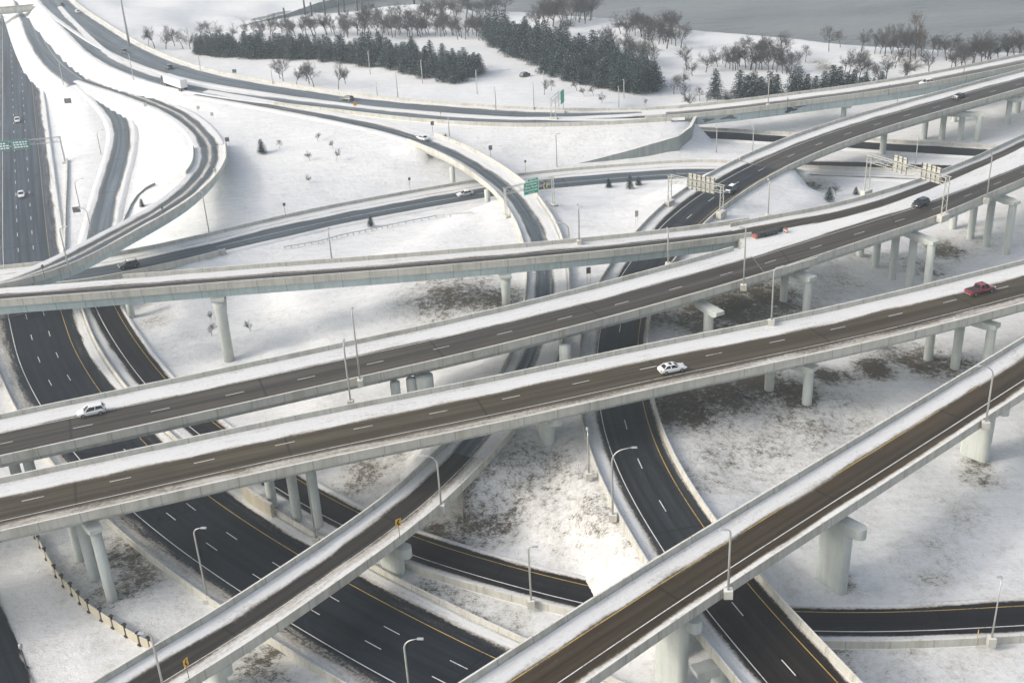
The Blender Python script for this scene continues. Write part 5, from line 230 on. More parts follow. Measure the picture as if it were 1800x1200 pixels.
def mat_conc(name, col, snow=.9, stain=.5, rough=.8):
    m, nt, b = nmat(name); p = wpos(nt); g = nt.nodes.new('ShaderNodeNewGeometry'); uv = nt.nodes.new('ShaderNodeUVMap').outputs[0]
    st = noise(nt, vscale(nt, p, (1.1, 1.1, .10)), 1.0, 6, .7); c = noise(nt, p, .25, 5, .6); fi = noise(nt, p, 2.6, 5, .65); run = noise(nt, vscale(nt, p, (.30, .30, .04)), 1.0, 4, .6)
    t = mixc(nt, mth(nt, 'MULTIPLY', mapr(nt, st, .40, .72), stain), col, tuple(q*.50 for q in col)); t = mixc(nt, mth(nt, 'MULTIPLY', mapr(nt, c, .4, .7), .4), t, tuple(min(1, q*1.2) for q in col))
    t = mixc(nt, mth(nt, 'MULTIPLY', mapr(nt, run, .52, .70), stain*.9), t, (col[0]*.52, col[1]*.47, col[2]*.38)); t = mixc(nt, mth(nt, 'MULTIPLY', mapr(nt, fi, .5, .8), .3), t, tuple(q*.62 for q in col))
    sx = nd(nt, 'ShaderNodeSeparateXYZ'); nt.links.new(uv, sx.inputs[0])
    jf = mth(nt, 'ABSOLUTE', mth(nt, 'SUBTRACT', mth(nt, 'FRACT', mth(nt, 'ADD', mth(nt, 'MULTIPLY', sx.outputs[0], 1/5.5), .2)), .5)); t = mixc(nt, mth(nt, 'MULTIPLY', mapr(nt, jf, .022, .010), .5), t, tuple(q*.4 for q in col))
    z = nd(nt, 'ShaderNodeSeparateXYZ'); nt.links.new(g.outputs['Normal'], z.inputs[0])
    up = mth(nt, 'MULTIPLY', mapr(nt, z.outputs[2], .75, .95), mapr(nt, mth(nt, 'ADD', mth(nt, 'MULTIPLY', fi, .6), mth(nt, 'MULTIPLY', c, .4)), .36, .52)); up = mth(nt, 'MULTIPLY', up, snow)
    nt.links.new(mixc(nt, up, t, (.72, .70, .65)), b.inputs['Base Color']); b.inputs['Roughness'].default_value = rough; b.inputs['Specular IOR Level'].default_value = .2
    bump(nt, b, fi, .25, .06)
    return m
def mat_plain(name, col, rough=.5, metal=0.0, var=.15, coat=0.0):
    m, nt, b = nmat(name); p = wpos(nt); n = noise(nt, p, 1.6, 4)
    nt.links.new(mixc(nt, mth(nt, 'MULTIPLY', n, var*2), col, tuple(q*.6 for q in col)), b.inputs['Base Color'])
    b.inputs['Roughness'].default_value = rough; b.inputs['Metallic'].default_value = metal; b.inputs['Coat Weight'].default_value = coat
    return m
def mat_tree(name, col, col2, snow=0.0, sc=1.2):
    m, nt, b = nmat(name); p = wpos(nt); g = nt.nodes.new('ShaderNodeNewGeometry'); n = noise(nt, p, sc, 4, .7); k = noise(nt, p, .12, 2)
    t = mixc(nt, mapr(nt, n, .35, .65), col, col2); t = mixc(nt, mth(nt, 'MULTIPLY', mapr(nt, k, .35, .65), .5), t, tuple(q*.6 for q in col))
    if snow:
        f2 = noise(nt, p, 1.7, 5, .75); z = nd(nt, 'ShaderNodeSeparateXYZ'); nt.links.new(g.outputs['True Normal'], z.inputs[0])
        s = mth(nt, 'MULTIPLY', mapr(nt, f2, .55, .64), mapr(nt, mth(nt, 'ABSOLUTE', z.outputs[2]), .35, .7)); t = mixc(nt, mth(nt, 'MULTIPLY', s, snow), t, (.72, .73, .74))
    nt.links.new(t, b.inputs['Base Color']); b.inputs['Roughness'].default_value = .85; b.inputs['Specular IOR Level'].default_value = .15
    return m
def mat_water():
    m, nt, b = nmat('river_water'); p = wpos(nt); a = noise(nt, vscale(nt, p, (.05, .14, 1)), 1.0, 6, .65); c = noise(nt, vscale(nt, p, (.008, .02, 1)), 1.0, 3)
    nt.links.new(mixc(nt, mapr(nt, c, .35, .65), (.125, .135, .130), (.19, .197, .19)), b.inputs['Base Color']); b.inputs['Roughness'].default_value = .38
    bump(nt, b, a, 1.0, 2.6); return m
M = {}
M['snow'] = mat_snow(); M['water'] = mat_water()
for k, c, r in (('A', (.062, .050, .032), .6), ('B', (.060, .052, .043), .6), ('C', (.058, .054, .048), .6), ('E', (.033, .029, .023), .6), ('F', (.043, .031, .017), .6), ('K', (.060, .054, .047), .6),  # K, R7, K2 are one road; shade is painted into R7 and K2
                ('R7', (.022, .024, .026), .55), ('K2', (.015, .011, .008), .5), ('R1', (.008, .011, .016), .55), ('R1f', (.058, .070, .084), .6), ('R1b', (.008, .007, .008), .5), ('R2', (.115, .135, .150), .65), ('R6', (.075, .092, .105), .6), ('R10', (.014, .014, .016), .55), ('dirty', (.11, .11, .10), .65)):  # R1f, R2: distance haze painted into the lighter asphalt; R2 also frosted
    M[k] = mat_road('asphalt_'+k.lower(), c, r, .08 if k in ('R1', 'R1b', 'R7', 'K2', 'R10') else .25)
M['conc'] = mat_conc('parapet_concrete', (.50, .49, .43)); M['concd'] = mat_conc('girder_concrete', (.42, .44, .41), .2); M['pier'] = mat_conc('pier_concrete', (.50, .53, .49), .3, .35)
M['steel'] = mat_conc('painted_girder', (.42, .50, .50), .2, .3, .55); M['wall'] = mat_conc('retaining_concrete', (.27, .30, .29), .9, .5); M['beige'] = mat_conc('fence_panel_concrete', (.48, .44, .34), .8, .3)
def mat_paint(name, col, under, wear):
    m, nt, b = nmat(name); p = wpos(nt); n = noise(nt, p, 2.4, 6, .75); k = noise(nt, p, .22, 3); v = mth(nt, 'ADD', mth(nt, 'MULTIPLY', n, .65), mth(nt, 'MULTIPLY', k, .35))
    nt.links.new(mixc(nt, mapr(nt, v, wear, wear+.16), col, under), b.inputs['Base Color']); b.inputs['Roughness'].default_value = .7; return m
M['line'] = mat_paint('white_paint', (.66, .66, .63), (.20, .19, .17), .50); M['yline'] = mat_paint('yellow_paint', (.50, .33, .07), (.14, .11, .06), .47); M['yline2'] = mat_plain('worn_yellow_paint', (.36, .30, .16), .6, 0, .4)
M['pole'] = mat_plain('galvanised_steel', (.50, .50, .47), .45, .6); M['lamp'] = mat_plain('lamp_grey', (.45, .46, .46), .5, .2); M['truss'] = mat_plain('gantry_metal', (.52, .52, .47), .5, .3); M['dark'] = mat_plain('dark_metal', (.035, .033, .03), .6)
M['green'] = mat_plain('sign_green', (.0, .34, .20), .45, 0, .05); M['signw'] = mat_plain('sign_white', (.85, .87, .85), .5, 0, .03); M['signy2'] = mat_plain('pale_yellow_sign', (.62, .55, .22), .5, 0, .05); M['signy'] = mat_plain('sign_yellow', (.72, .40, .01), .5, 0, .05); M['green2'] = mat_plain('hazed_sign_green', (.10, .27, .23), .5, 0, .15); M['paintloss'] = mat_plain('bare_primer', (.13, .145, .14), .7, 0, .3); M['graffiti'] = mat_plain('dark_graffiti', (.03, .055, .085), .7, 0, .5); M['black'] = mat_plain('sign_black', (.015, .015, .015), .6); M['signback'] = mat_plain('sign_back', (.56, .55, .48), .5, .3)  # green2: distance haze mixed into the sign colour
M['greyback'] = mat_plain('dull_sign_back', (.14, .14, .135), .6, .2)
M['glass'] = mat_plain('car_glass', (.012, .014, .016), .08, 0, .05); M['tyre'] = mat_plain('tyre_rubber', (.02, .02, .02), .85); M['rim'] = mat_plain('wheel_rim', (.42, .42, .42), .35, .8); M['red_l'] = mat_plain('tail_light_red', (.35, .01, .01), .3); M['head_l'] = mat_plain('head_light', (.8, .8, .78), .15)
for k, c in (('white', (.78, .78, .76)), ('red', (.20, .008, .022)), ('blackp', (.018, .019, .022)), ('navy', (.020, .035, .065)), ('greenp', (.035, .055, .045)), ('silver', (.55, .58, .60)), ('grey', (.10, .10, .105))):
    M[k] = mat_plain('car_paint_'+k, c, .28, .1, .04, .6)
M['roofsnow'] = mat_plain('snow_on_vehicle', (.80, .80, .80), .8, 0, .08)
M['needle'] = mat_tree('pine_needles', (.014, .036, .036), (.034, .064, .056), .9); M['bark'] = mat_tree('bark', (.075, .065, .055), (.12, .105, .09), .2); M['twig'] = mat_tree('twigs', (.062, .057, .056), (.10, .092, .086), .0); M['twigb'] = mat_tree('brown_twigs', (.095, .070, .045), (.13, .10, .068), .0)
M['orange'] = mat_plain('orange_plastic', (.30, .10, .07), .6)
# ---------------------------------------------------------------- ground
ground = Ground()
def tz(x, y): return float(ground([x], [y])[0])
ys = list(np.exp(np.arange(math.log(88), math.log(1250), .0112))); ys = [-250., -60., 20., 55., 75.]+ys+[1400., 1700., 2300., 3500.]
tt = np.r_[[-3.2, -2.2, -1.6, -1.25], np.linspace(-1, 1, 250), [1.25, 1.6, 2.2, 3.2]]
X = np.array([[t*(.52*max(y, 60)+12) for t in tt] for y in ys]); Y = np.array([[y]*len(tt) for y in ys]); X += np.clip(Y-500, 0, 300)*-.05
Z = ground(X.ravel(), Y.ravel())
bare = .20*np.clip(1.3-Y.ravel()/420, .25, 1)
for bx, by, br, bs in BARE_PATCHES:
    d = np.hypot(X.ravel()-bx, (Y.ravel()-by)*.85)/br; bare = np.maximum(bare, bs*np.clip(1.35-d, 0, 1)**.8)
rs = np.random.RandomState(3)
Zn = Z+.0
nr, nc = X.shape; mb = MB(); mb.v = np.c_[X.ravel(), Y.ravel(), Zn].tolist()
idx = np.arange(nr*nc).reshape(nr, nc); q = np.stack([idx[:-1, :-1], idx[:-1, 1:], idx[1:, 1:], idx[1:, :-1]], -1).reshape(-1, 4); mb.f = q.tolist(); mb.m = [0]*len(mb.f)
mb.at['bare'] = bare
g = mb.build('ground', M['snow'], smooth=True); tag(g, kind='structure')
mb = MB(); mb.add([(-3500, 300, -2.4), (3500, 300, -2.4), (3500, 5000, -2.4), (-3500, 5000, -2.4)], [(0, 1, 2, 3)]); tag(mb.build('river_water', M['water']), kind='structure')
# ---------------------------------------------------------------- roads and bridges
class Path:
    def __init__(s, key, a=0, b=999, step=3.0):
        r = ROADS[key]; s.P, (s.L, s.R) = spline(r['c'][a:b+1], [r['L'][a:b+1], r['R'][a:b+1]], step)
        T = np.gradient(s.P[:, :2], axis=0); s.T = T/np.linalg.norm(T, axis=1)[:, None]; s.N = np.c_[s.T[:, 1], -s.T[:, 0]]
        if 'N' in r:
            _, nn = spline(r['c'][a:b+1], [[q[0] for q in r['N'][a:b+1]], [q[1] for q in r['N'][a:b+1]]], step); s.N = nn.T/np.linalg.norm(nn.T, axis=1)[:, None]
        s.s = np.r_[0, np.cumsum(np.hypot(*np.diff(s.P[:, :2], axis=0).T))]
    def off(s, base, d, dz):
        lat = {'L': -s.L+d, 'R': s.R+d, 'C': np.full(len(s.L), float(d))}[base]
        return np.c_[s.P[:, :2]+s.N*lat[:, None], s.P[:, 2]+dz]
    def at(s, t):
        return [np.interp(t, s.s, s.P[:, i]) for i in range(3)], [np.interp(t, s.s, s.N[:, i]) for i in range(2)]
    def near(s, x, y):
        d = np.hypot(s.P[:, 0]-x, s.P[:, 1]-y); return int(d.argmin())
def extrude(path, prof, name, mat, parent=None, i0=0, i1=None):
    sl = slice(i0, i1); C = [path.off(*p)[sl] for p in prof]; n = len(C[0]); m = len(prof); b = MB()
    v = np.stack(C, 1).reshape(-1, 3); f = [(i*m+k, i*m+(k+1) % m, (i+1)*m+(k+1) % m, (i+1)*m+k) for i in range(n-1) for k in range(m)]
    f += [tuple(range(m)), tuple((n-1)*m+k for k in range(m-1, -1, -1))]
    b.add(v, f); b.uv = np.stack([np.repeat(path.s[sl], m), np.tile(np.arange(m), n)], 1); o = b.build(name, mat, parent); fix_normals(o); return o
def fix_normals(o):
    bm = bmesh.new(); bm.from_mesh(o.data); bmesh.ops.recalc_face_normals(bm, faces=bm.faces); bm.to_mesh(o.data); bm.free()
rnd = random.Random(11)
def ribbon(path, masks, name, mat, parent=None, skirt=0.0, bank=.28, i0=0, i1=None):
    tl, tr, tc = masks; n = len(path.P); rng = np.random.RandomState(len(name)+n)
    W = float((path.L+path.R).max()); nc = max(8, int(W/.42)); b = MB(); fr = np.linspace(0, 1, nc)
    V = []; S = []; U = []
    wob = np.interp(path.s, np.arange(0, path.s[-1]+8, 4), rng.uniform(-1, 1, int(path.s[-1]/4)+3)[:len(np.arange(0, path.s[-1]+8, 4))])
    wob2 = np.interp(path.s, np.arange(0, path.s[-1]+40, 17), rng.uniform(-1, 1, len(np.arange(0, path.s[-1]+40, 17))))
    for i in range(n):
        w = path.L[i]+path.R[i]; dl = fr*w; dr = w-dl; o = -path.L[i]+dl; j = .22*wob[i]+.35*wob2[i]
        s = np.maximum(np.interp(dl+j, *zip(*tl)), np.interp(dr+j*.6, *zip(*tr)))
        if tc and tc[0] == 'gore': s = np.maximum(s, np.minimum(np.interp(dl+j, *zip(*tc[1])), np.interp(dr+j, *zip(*tc[2]))))
        elif tc: s = np.maximum(s, np.interp(np.abs(o+j*.5), *zip(*tc)))
        z = path.P[i, 2]+bank*np.clip(s-.35, 0, 1)*(.55+.45*np.clip(np.exp(-np.minimum(dl, dr)/1.2), 0, 1))*(1+.25*wob[i])
        z[0] = z[0]+.05; p = path.P[i, :2]+path.N[i]*o[:, None]; row = np.c_[p, z]
        if skirt:
            a = path.P[i, :2]+path.N[i]*(-path.L[i]-skirt); c = path.P[i, :2]+path.N[i]*(path.R[i]+skirt)
            row = np.vstack([[a[0], a[1], path.P[i, 2]-.55], row, [c[0], c[1], path.P[i, 2]-.55]]); s = np.r_[1, s, 1]; o = np.r_[o[0]-skirt, o, o[-1]+skirt]
        V.append(row); S.append(s); U.append(np.c_[np.full(len(o), path.s[i]), o])
    V = np.array(V); m = V.shape[1]; b.v = V.reshape(-1, 3).tolist(); idx = np.arange(n*m).reshape(n, m)[i0:i1]
    b.f = np.stack([idx[:-1, :-1], idx[:-1, 1:], idx[1:, 1:], idx[1:, :-1]], -1).reshape(-1, 4).tolist(); b.m = [0]*len(b.f); b.f = [tuple(reversed(q)) for q in b.f]
    b.at['snow'] = np.array(S).ravel(); b.uv = np.array(U).reshape(-1, 2); o = b.build(name, mat, parent, smooth=True)
    if o.data.polygons[0].normal.z < 0: o.data.flip_normals()
    return o
def marks(path, specs, parent=None):
    """specs: (base, offset, width, material key, dash origin (x, y) or None)"""
    for base, d, w, mk, dash in specs:
        lat = {'L': -path.L+d, 'R': path.R+d, 'C': np.full(len(path.L), float(d))}[base]
        b = MB()
        def seg(t0, t1):
            ts = np.linspace(t0, t1, max(2, int((t1-t0)/3)+1)); v = []
            for t in ts:
                p, nn = path.at(t); l = np.interp(t, path.s, lat)
                for e in (-w/2, w/2): v.append((p[0]+nn[0]*(l+e), p[1]+nn[1]*(l+e), p[2]+.014))
            b.add(v, [(2*i, 2*i+2, 2*i+3, 2*i+1) for i in range(len(ts)-1)])
        if dash:
            t0 = path.s[path.near(*dash)] ; i = path.near(*dash); t0 += (dash[0]-path.P[i, 0])*path.T[i, 0]+(dash[1]-path.P[i, 1])*path.T[i, 1]
            t = (t0-1.52) % 12.19
            while t+3.05 < path.s[-1]:
                b = MB(); seg(t, t+3.05); t += 12.19; o = b.build('lane_marking', M[mk], parent)
                if o.data.polygons[0].normal.z < 0: o.data.flip_normals()
            b = MB()
        else: seg(.2, path.s[-1]-.2)
        if b.f:
            o = b.build('lane_marking', M[mk], parent)
            if o.data.polygons[0].normal.z < 0: o.data.flip_normals()
BAR = .45
def barrier(path, side, name, parent=None, low=-.42, h=1.07, i0=0, i1=None, mat='conc'):
    k = -1 if side == 'L' else 1
    o = extrude(path, [(side, 0, -.02), (side, k*.10, .32), (side, k*.2, h), (side, k*BAR, h), (side, k*BAR, low), (side, 0, low)], name, M[mat], parent, i0, i1); return o
def stadium(L, W, n=10):
    r = W/2; h = L/2-r; pts = []
    for k in range(n+1): a = -math.pi/2+math.pi*k/n; pts.append((h+r*math.cos(a), r*math.sin(a)))
    for k in range(n+1): a = math.pi/2+math.pi*k/n; pts.append((-h+r*math.cos(a), r*math.sin(a)))
    return pts
def rot(pts, a, c): return [(c[0]+x*math.cos(a)-y*math.sin(a), c[1]+x*math.sin(a)+y*math.cos(a)) for x, y in pts]
def pier(path, spec, depth, parent):
    kind, r, cols = spec; pe = lin(bpy.data.objects.new('pier', None)); pe.parent = parent; pe.empty_display_size = .3
    c0 = np.mean(cols, axis=0); i = path.near(*c0); ztop = path.P[i, 2]-depth; nv = path.N[i]; ang = math.atan2(nv[1], nv[0])
    capd = 1.3 if kind == 'round' else 1.6
    if kind == 'plain':
        for x, y in cols:
            zb = tz(x, y)-.6; b = MB(); b.tube([(x, y, zb), (x, y, ztop+.05)], r, 18); b.build('column', M['pier'], pe, True)
    elif kind == 'round':
        if len(cols) > 1:
            d = np.array(cols[-1])-np.array(cols[0]); ang = math.atan2(d[1], d[0]); ln = np.hypot(*d)+2.4; cc = c0
        else: ln = min(path.L[i]+path.R[i]-3.2, 7.0); cc = np.array(cols[0])
        b = MB(); w = .95; e = ln/2
        for sx in (0,):
            o = [(-e, -w), (e, -w), (e, w), (-e, w)]; q = rot(o, ang, cc); b.prism(q, ztop-capd*.55, ztop+.02)
            o2 = [(-e*.72, -w*.98), (e*.72, -w*.98), (e*.72, w*.98), (-e*.72, w*.98)]; q2 = rot(o2, ang, cc)
            b.add([(x, y, ztop-capd) for x, y in q2]+[(x, y, ztop-capd*.55) for x, y in rot([(-e, -w*.98), (e, -w*.98), (e, w*.98), (-e, w*.98)], ang, cc)], [(3, 2, 1, 0), (0, 1, 5, 4), (1, 2, 6, 5), (2, 3, 7, 6), (3, 0, 4, 7)])
        b.build('pier_cap', M['pier'], pe)
        for x, y in cols:
            zb = tz(x, y)-.6; b = MB(); b.tube([(x, y, zb), (x, y, zb+.9), (x, y, ztop-capd*.6)], [r*1.02, r, r], 20); b.build('column', M['pier'], pe, True)
    elif kind == 'flare':
        x, y = cols[0]; zb = tz(x, y)-.6; b = MB(); b.tube([(x, y, zb), (x, y, ztop-3.4), (x, y, ztop-2.6), (x, y, ztop-.3)], [r*.86, r*.92, r*1.02, r*1.25], 22); b.build('column', M['pier'], pe, True)
        b = MB(); b.box((x, y, ztop-.12), (3.4, 2.4, .5), ang); b.build('pier_cap', M['pier'], pe)
    else:
        x, y = cols[0]; zb = tz(x, y)-.8; Lw, Ww = r; b = MB(); n = 22
        st0 = rot(stadium(Lw*.94, Ww), ang, (x, y)); st1 = rot(stadium(Lw, Ww), ang, (x, y)); m = len(st0)
        b.add([(a, c, zb) for a, c in st0]+[(a, c, ztop-capd*.6) for a, c in st1], [(k, (k+1) % m, m+(k+1) % m, m+k) for k in range(m)]); b.build('column', M['pier'], pe, True)
        Lc = max(Lw+.6, min(path.L[i]+path.R[i]+.2, 13.0)) if kind == 'hammer' else min(path.L[i]+path.R[i]-.6, 12.5)
        q = rot(stadium(Lc, Ww*1.06), ang, (x, y)); b = MB(); b.prism(q, ztop-capd, ztop+.02); b.build('pier_cap', M['pier'], pe)
    return pe
def bridge(path, label, masks, mat, depth, rec, piers=(), mk=(), gmat='concd', name='road_bridge', sides='LR', bl=(0, None), br=(0, None)):
    t = thing(name, label, 'bridge', tuple(path.P[len(path.P)//2]))
    loc = t.location.copy()
    kids = []
    rb = ribbon(path, masks, 'road_surface', mat, t)
    if 'L' in sides: barrier(path, 'L', 'parapet', t, i0=bl[0], i1=bl[1])
    if 'R' in sides: barrier(path, 'R', 'parapet', t, i0=br[0], i1=br[1])
    extrude(path, [('L', .01, -.06), ('R', -.01, -.06), ('R', -.01, -.41), ('L', .01, -.41)], 'deck_slab', M['concd'], t)
    extrude(path, [('L', rec, -.415), ('R', -rec, -.415), ('R', -rec-.25, -depth), ('L', rec+.25, -depth)], 'girder', M[gmat], t)
    for s in piers: pier(path, s, depth, t)
    have = [np.mean(s[2], axis=0) for s in piers]
    for k in range(0, len(path.P), 11):                              # the decks go on beyond the photograph's edges
        q = path.P[k]; v = world_to_camera_view(SC, cam, Vector(q))
        if (v.x < -.03 or v.x > 1.03 or v.y < -.05) and all(np.hypot(*(q[:2]-c)) > 24 for c in have) and q[2]-tz(q[0], q[1]) > 4:
            pier(path, ('plain', .9, [tuple(q[:2]+path.N[k]*e) for e in (-2.2, 2.2)]), depth, t); have.append(q[:2])
    marks(path, mk, t)
    for ch in t.children: ch.matrix_parent_inverse = Matrix.Translation(-loc)
    return t
MASK = dict(
 A=([(0, 1), (3.4, 1), (4.1, 0)], [(0, .9), (.8, .85), (1.8, .62), (2.9, .5), (3.5, 0)], None),
 B=([(0, 1), (3.9, 1), (4.6, 0)], [(0, 1), (.5, .9), (1.0, .3), (1.9, 0)], None),
 B2=([(0, 1), (1.6, 1), (2.3, 0)], [(0, 1), (.6, .9), (1.2, .25), (2.0, 0)], ('gore', [(5.6, 0), (6.2, 1)], [(9.5, 0), (10.2, 1)])),
 C=([(0, 1), (2.3, 1), (3.0, .1), (3.6, 0)], [(0, .8), (.4, .45), (.9, 0)], None),
 E=([(0, 1), (1.8, 1), (2.5, 0)], [(0, 1), (1.7, .85), (2.9, .28), (3.3, 0)], None),
 F=([(0, 1), (2.15, 1), (2.75, .15), (3.0, 0)], [(0, 1), (.7, 1), (1.35, .1), (1.6, 0)], None),
 K=([(0, 1), (2.9, 1), (3.7, .25), (4.2, 0)], [(0, .9), (.4, .4), (.9, 0)], None),
 R7=([(0, 1), (2.0, 1), (2.9, .2), (3.4, 0)], [(0, .9), (.35, .5), (.7, 0)], None),
 R1=([(0, 1), (1.4, 1), (1.8, .25), (3.4, .2), (4.0, 0)], [(0, 1), (1.2, .8), (2.6, .48), (3.7, .2), (4.0, 0)], None),
 R1b=([(0, 1), (.6, .9), (1.1, 0)], [(0, 1), (1.2, 1), (1.7, .25), (2.6, 0)], None),
 R2=([(0, 1), (.7, .8), (1.4, 0)], [(0, 1), (.7, .8), (1.4, 0)], None),
 R2b=([(0, 1), (1.1, 1), (1.9, 0)], [(0, 1), (1.1, 1), (1.9, 0)], None),
 D=([(0, 1), (1.5, 1), (2.3, .15), (3, 0)], [(0, 1), (1.5, 1), (2.3, .15), (3, 0)], [(0, .75), (.5, .6), (.9, 0)]),
 R3=([(0, 1), (1.3, 1), (2.2, .1), (2.6, 0)], [(0, 1), (1.5, 1), (2.5, .1), (3, 0)], None),
 R3r=([(0, 1), (2.6, 1), (3.6, .3), (4.4, .12)], [(0, .9), (1.1, .6), (2.0, .15), (3, .1)], None),
 R4=([(0, 1), (2.0, 1), (2.9, 0)], [(0, 1), (1.3, 1), (2.3, 0)], None),
 R5=([(0, 1), (2.7, 1), (3.4, .12), (4, 0)], [(0, 1), (1.4, 1), (2.1, .1), (2.5, 0)], [(0, .0), (.3, .0), (.4, .4), (.6, .4), (.8, 0)]),
 R6=([(0, 1), (2.5, 1), (2.8, .45), (3.1, 1), (4.6, 1), (5.2, 0)], [(0, 1), (.8, 1), (1.4, 0)], None),
 small=([(0, 1), (.6, 1), (1.2, 0)], [(0, 1), (.6, 1), (1.2, 0)], None),
 none=([(0, .7), (.4, 0)], [(0, .8), (.6, .2), (.9, 0)], None))
def road(path, label_name, mask, mat, mk=(), skirt=1.6, bars=(), i0=0, i1=None):
    o = ribbon(path, MASK[mask], 'road', M[mat], None, skirt); tag(o, kind='structure')
    b0 = len(COL.objects); marks(path, mk, o)
    for side, lab, a, z in bars:
        q = barrier(path, side, 'concrete_barrier', None, -.9, 1.0, a, z); tag(q, lab, 'barrier')
    return o
pA, pB, pB2, pC, pE, pF = (Path(k) for k in ('A', 'B', 'B2', 'C', 'E', 'F'))
bridge(pA, 'long two lane bridge with brown asphalt carrying the white sedan and red pickup', MASK['A'], M['A'], 2.0, 1.3, PIERS['A'],
       [('C', -1.05, .15, 'line', DASH['A']), ('C', 3.05, .13, 'line', None)])
bridge(pB, 'two lane bridge carrying the white hatchback, second deck from the front', MASK['B'], M['B'], 2.05, 1.3, PIERS['B'],
       [('C', 1.3, .15, 'line', DASH['B']), ('C', -2.4, .13, 'line', None), ('C', 5.0, .12, 'yline2', None)], bl=(0, -3))
bridge(pB2, 'wide bridge on round columns where two decks merge, with the black car and sign gantry', MASK['B2'], M['B'], 2.05, 1.3, PIERS['B2'],
       [('R', -5.45, .15, 'line', DASH['B2']), ('R', -9.15, .13, 'line', None), ('R', -1.75, .12, 'yline2', None)], bl=(0, None))
bridge(pC, 'narrow single lane flyover with deep pale steel girder crossing the whole middle', MASK['C'], M['C'], 2.5, .55, PIERS['C'],
       [('C', -.55, .1, 'line', None)], 'steel', br=(0, -1), bl=(35, None))
bridge(pE, 'snowy single lane ramp bridge with yellow chevron signs, lower left', MASK['E'], M['E'], 1.9, .8, PIERS['E'], [('C', 1.25, .1, 'line', None)])
bridge(pF, 'brown single lane ramp bridge crossing the lower right corner', MASK['F'], M['F'], 1.9, .9, PIERS['F'], [('C', -1.8, .14, 'yline', None), ('C', 2.05, .14, 'line', None)])
pK2, pK1, pK = Path('K', 0, 4), Path('K', 4, 16), Path('K', 16, 99)
kd = DASH['K']
bridge(pK2, 'short bridge of the dark two lane road over the curved road at the bottom edge', MASK['R7'], M['K2'], 1.5, .6, PIERS['K2'], [('C', 0, .15, 'line', kd[0]), ('C', -3.7, .14, 'line', None), ('C', 3.75, .14, 'yline', None)])
road(pK1, '', 'R7', 'R7', [('C', 0, .15, 'line', kd[1]), ('C', -3.7, .14, 'line', None), ('C', 3.75, .14, 'yline', None)], .3,
     [('L', 'concrete barrier on the left of the dark two lane road under the bridges', 0, None), ('R', 'concrete barrier on the right of the dark two lane road under the bridges', 0, None)])
bridge(pK, 'two lane bridge at upper right carrying the snow dusted dark car', MASK['K'], M['K'], 2.0, 1.2, PIERS['K'], [('C', 0, .15, 'line', kd[2]), ('C', -3.7, .13, 'line', None), ('C', 3.75, .12, 'yline2', None)])
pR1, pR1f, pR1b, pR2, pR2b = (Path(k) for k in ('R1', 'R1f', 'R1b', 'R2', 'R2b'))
R1M = [('C', 1.83, .15, 'line', DASH['R1'][0]), ('C', -1.83, .15, 'line', DASH['R1'][1]), ('C', 5.5, .15, 'line', None), ('C', -5.5, .15, 'yline', None)]
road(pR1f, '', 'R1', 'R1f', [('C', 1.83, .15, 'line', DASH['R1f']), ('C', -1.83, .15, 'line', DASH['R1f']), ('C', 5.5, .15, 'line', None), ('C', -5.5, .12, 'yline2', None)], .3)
road(pR1, '', 'R1', 'R1', R1M, .3,
     [('R', 'concrete barrier along the fence side of the three lane freeway', 0, None), ('L', 'concrete barrier between the three lane freeway and the dark one lane road', 0, None)])
road(pR1b, '', 'R1b', 'R1b', [('C', -1.95, .13, 'yline', None), ('C', 1.95, .15, 'line', None)], .8,
     [('R', 'low concrete barrier on the near side of the curved dark one lane road', 48, None)])
road(pR2, '', 'R2', 'R2', [('C', -.3, .15, 'line', None)]); road(pR2b, '', 'R2b', 'R2')
pD0, pD1 = Path('D', 0, 7), Path('D', 7, 99)
road(pD0, '', 'D', 'R6', (), 1.2)
bridge(pD1, 'curved snowy ramp bridge sweeping down to the flyover at far left', MASK['D'], M['R6'], 2.2, .6, PIERS['D'], (), 'steel', br=(0, -34))
pR3, pR3r, pR4 = Path('R3'), Path('R3r'), Path('R4')
road(pR3, '', 'R3', 'R2', (), .8, [('L', 'barrier on the far side of the upper highway before the pines', 0, None)])
bridge(pR3r, 'steel girder bridge with peeling paint carrying the far white car at upper right', MASK['R3r'], M['dirty'], 3.0, .35, PIERS['R3'], (), 'steel', bl=(0, None))
road(pR4, '', 'R4', 'R2', (), 1.0, [('R', 'barrier on the near side of the upper highway below the small gantry', 85, None)])
pR5a, pR5b, pR5c = Path('R5', 0, 5), Path('R5', 5, 10), Path('R5', 10, 99)
road(pR5a, '', 'R5', 'R6', (), 1.2)
bridge(pR5b, 'curving snowy ramp bridge with the white car and exit sign, centre', MASK['R5'], M['R6'], 1.9, .7, PIERS['R5'])
road(pR5c, '', 'R5', 'R6', (), .3, [('L', 'low barrier right of the ramp below the green exit sign', 0, None), ('R', 'low barrier left of the ramp below the green exit sign', 0, None)])
pR6a, pR6b = Path('R6', 0, 6), Path('R6', 6, 99)
bridge(pR6a, 'ramp bridge passing under the flyover with the dark snow roofed car', MASK['R6'], M['R6'], 2.0, .8, PIERS['R6'])
road(pR6b, '', 'R6', 'R6', [('C', 0, .16, 'line', None)], 1.0, [('L', 'barrier on the far side of the dark ramp with the blue white car', 0, 72)])
road(Path('R6c'), '', 'small', 'R10', (), 1.0); road(Path('R10'), '', 'small', 'R10', (), 1.0, [('L', 'white barrier behind the dark road under the girder bridge', 0, None)])
road(Path('street'), '', 'none', 'R1', (), .6)
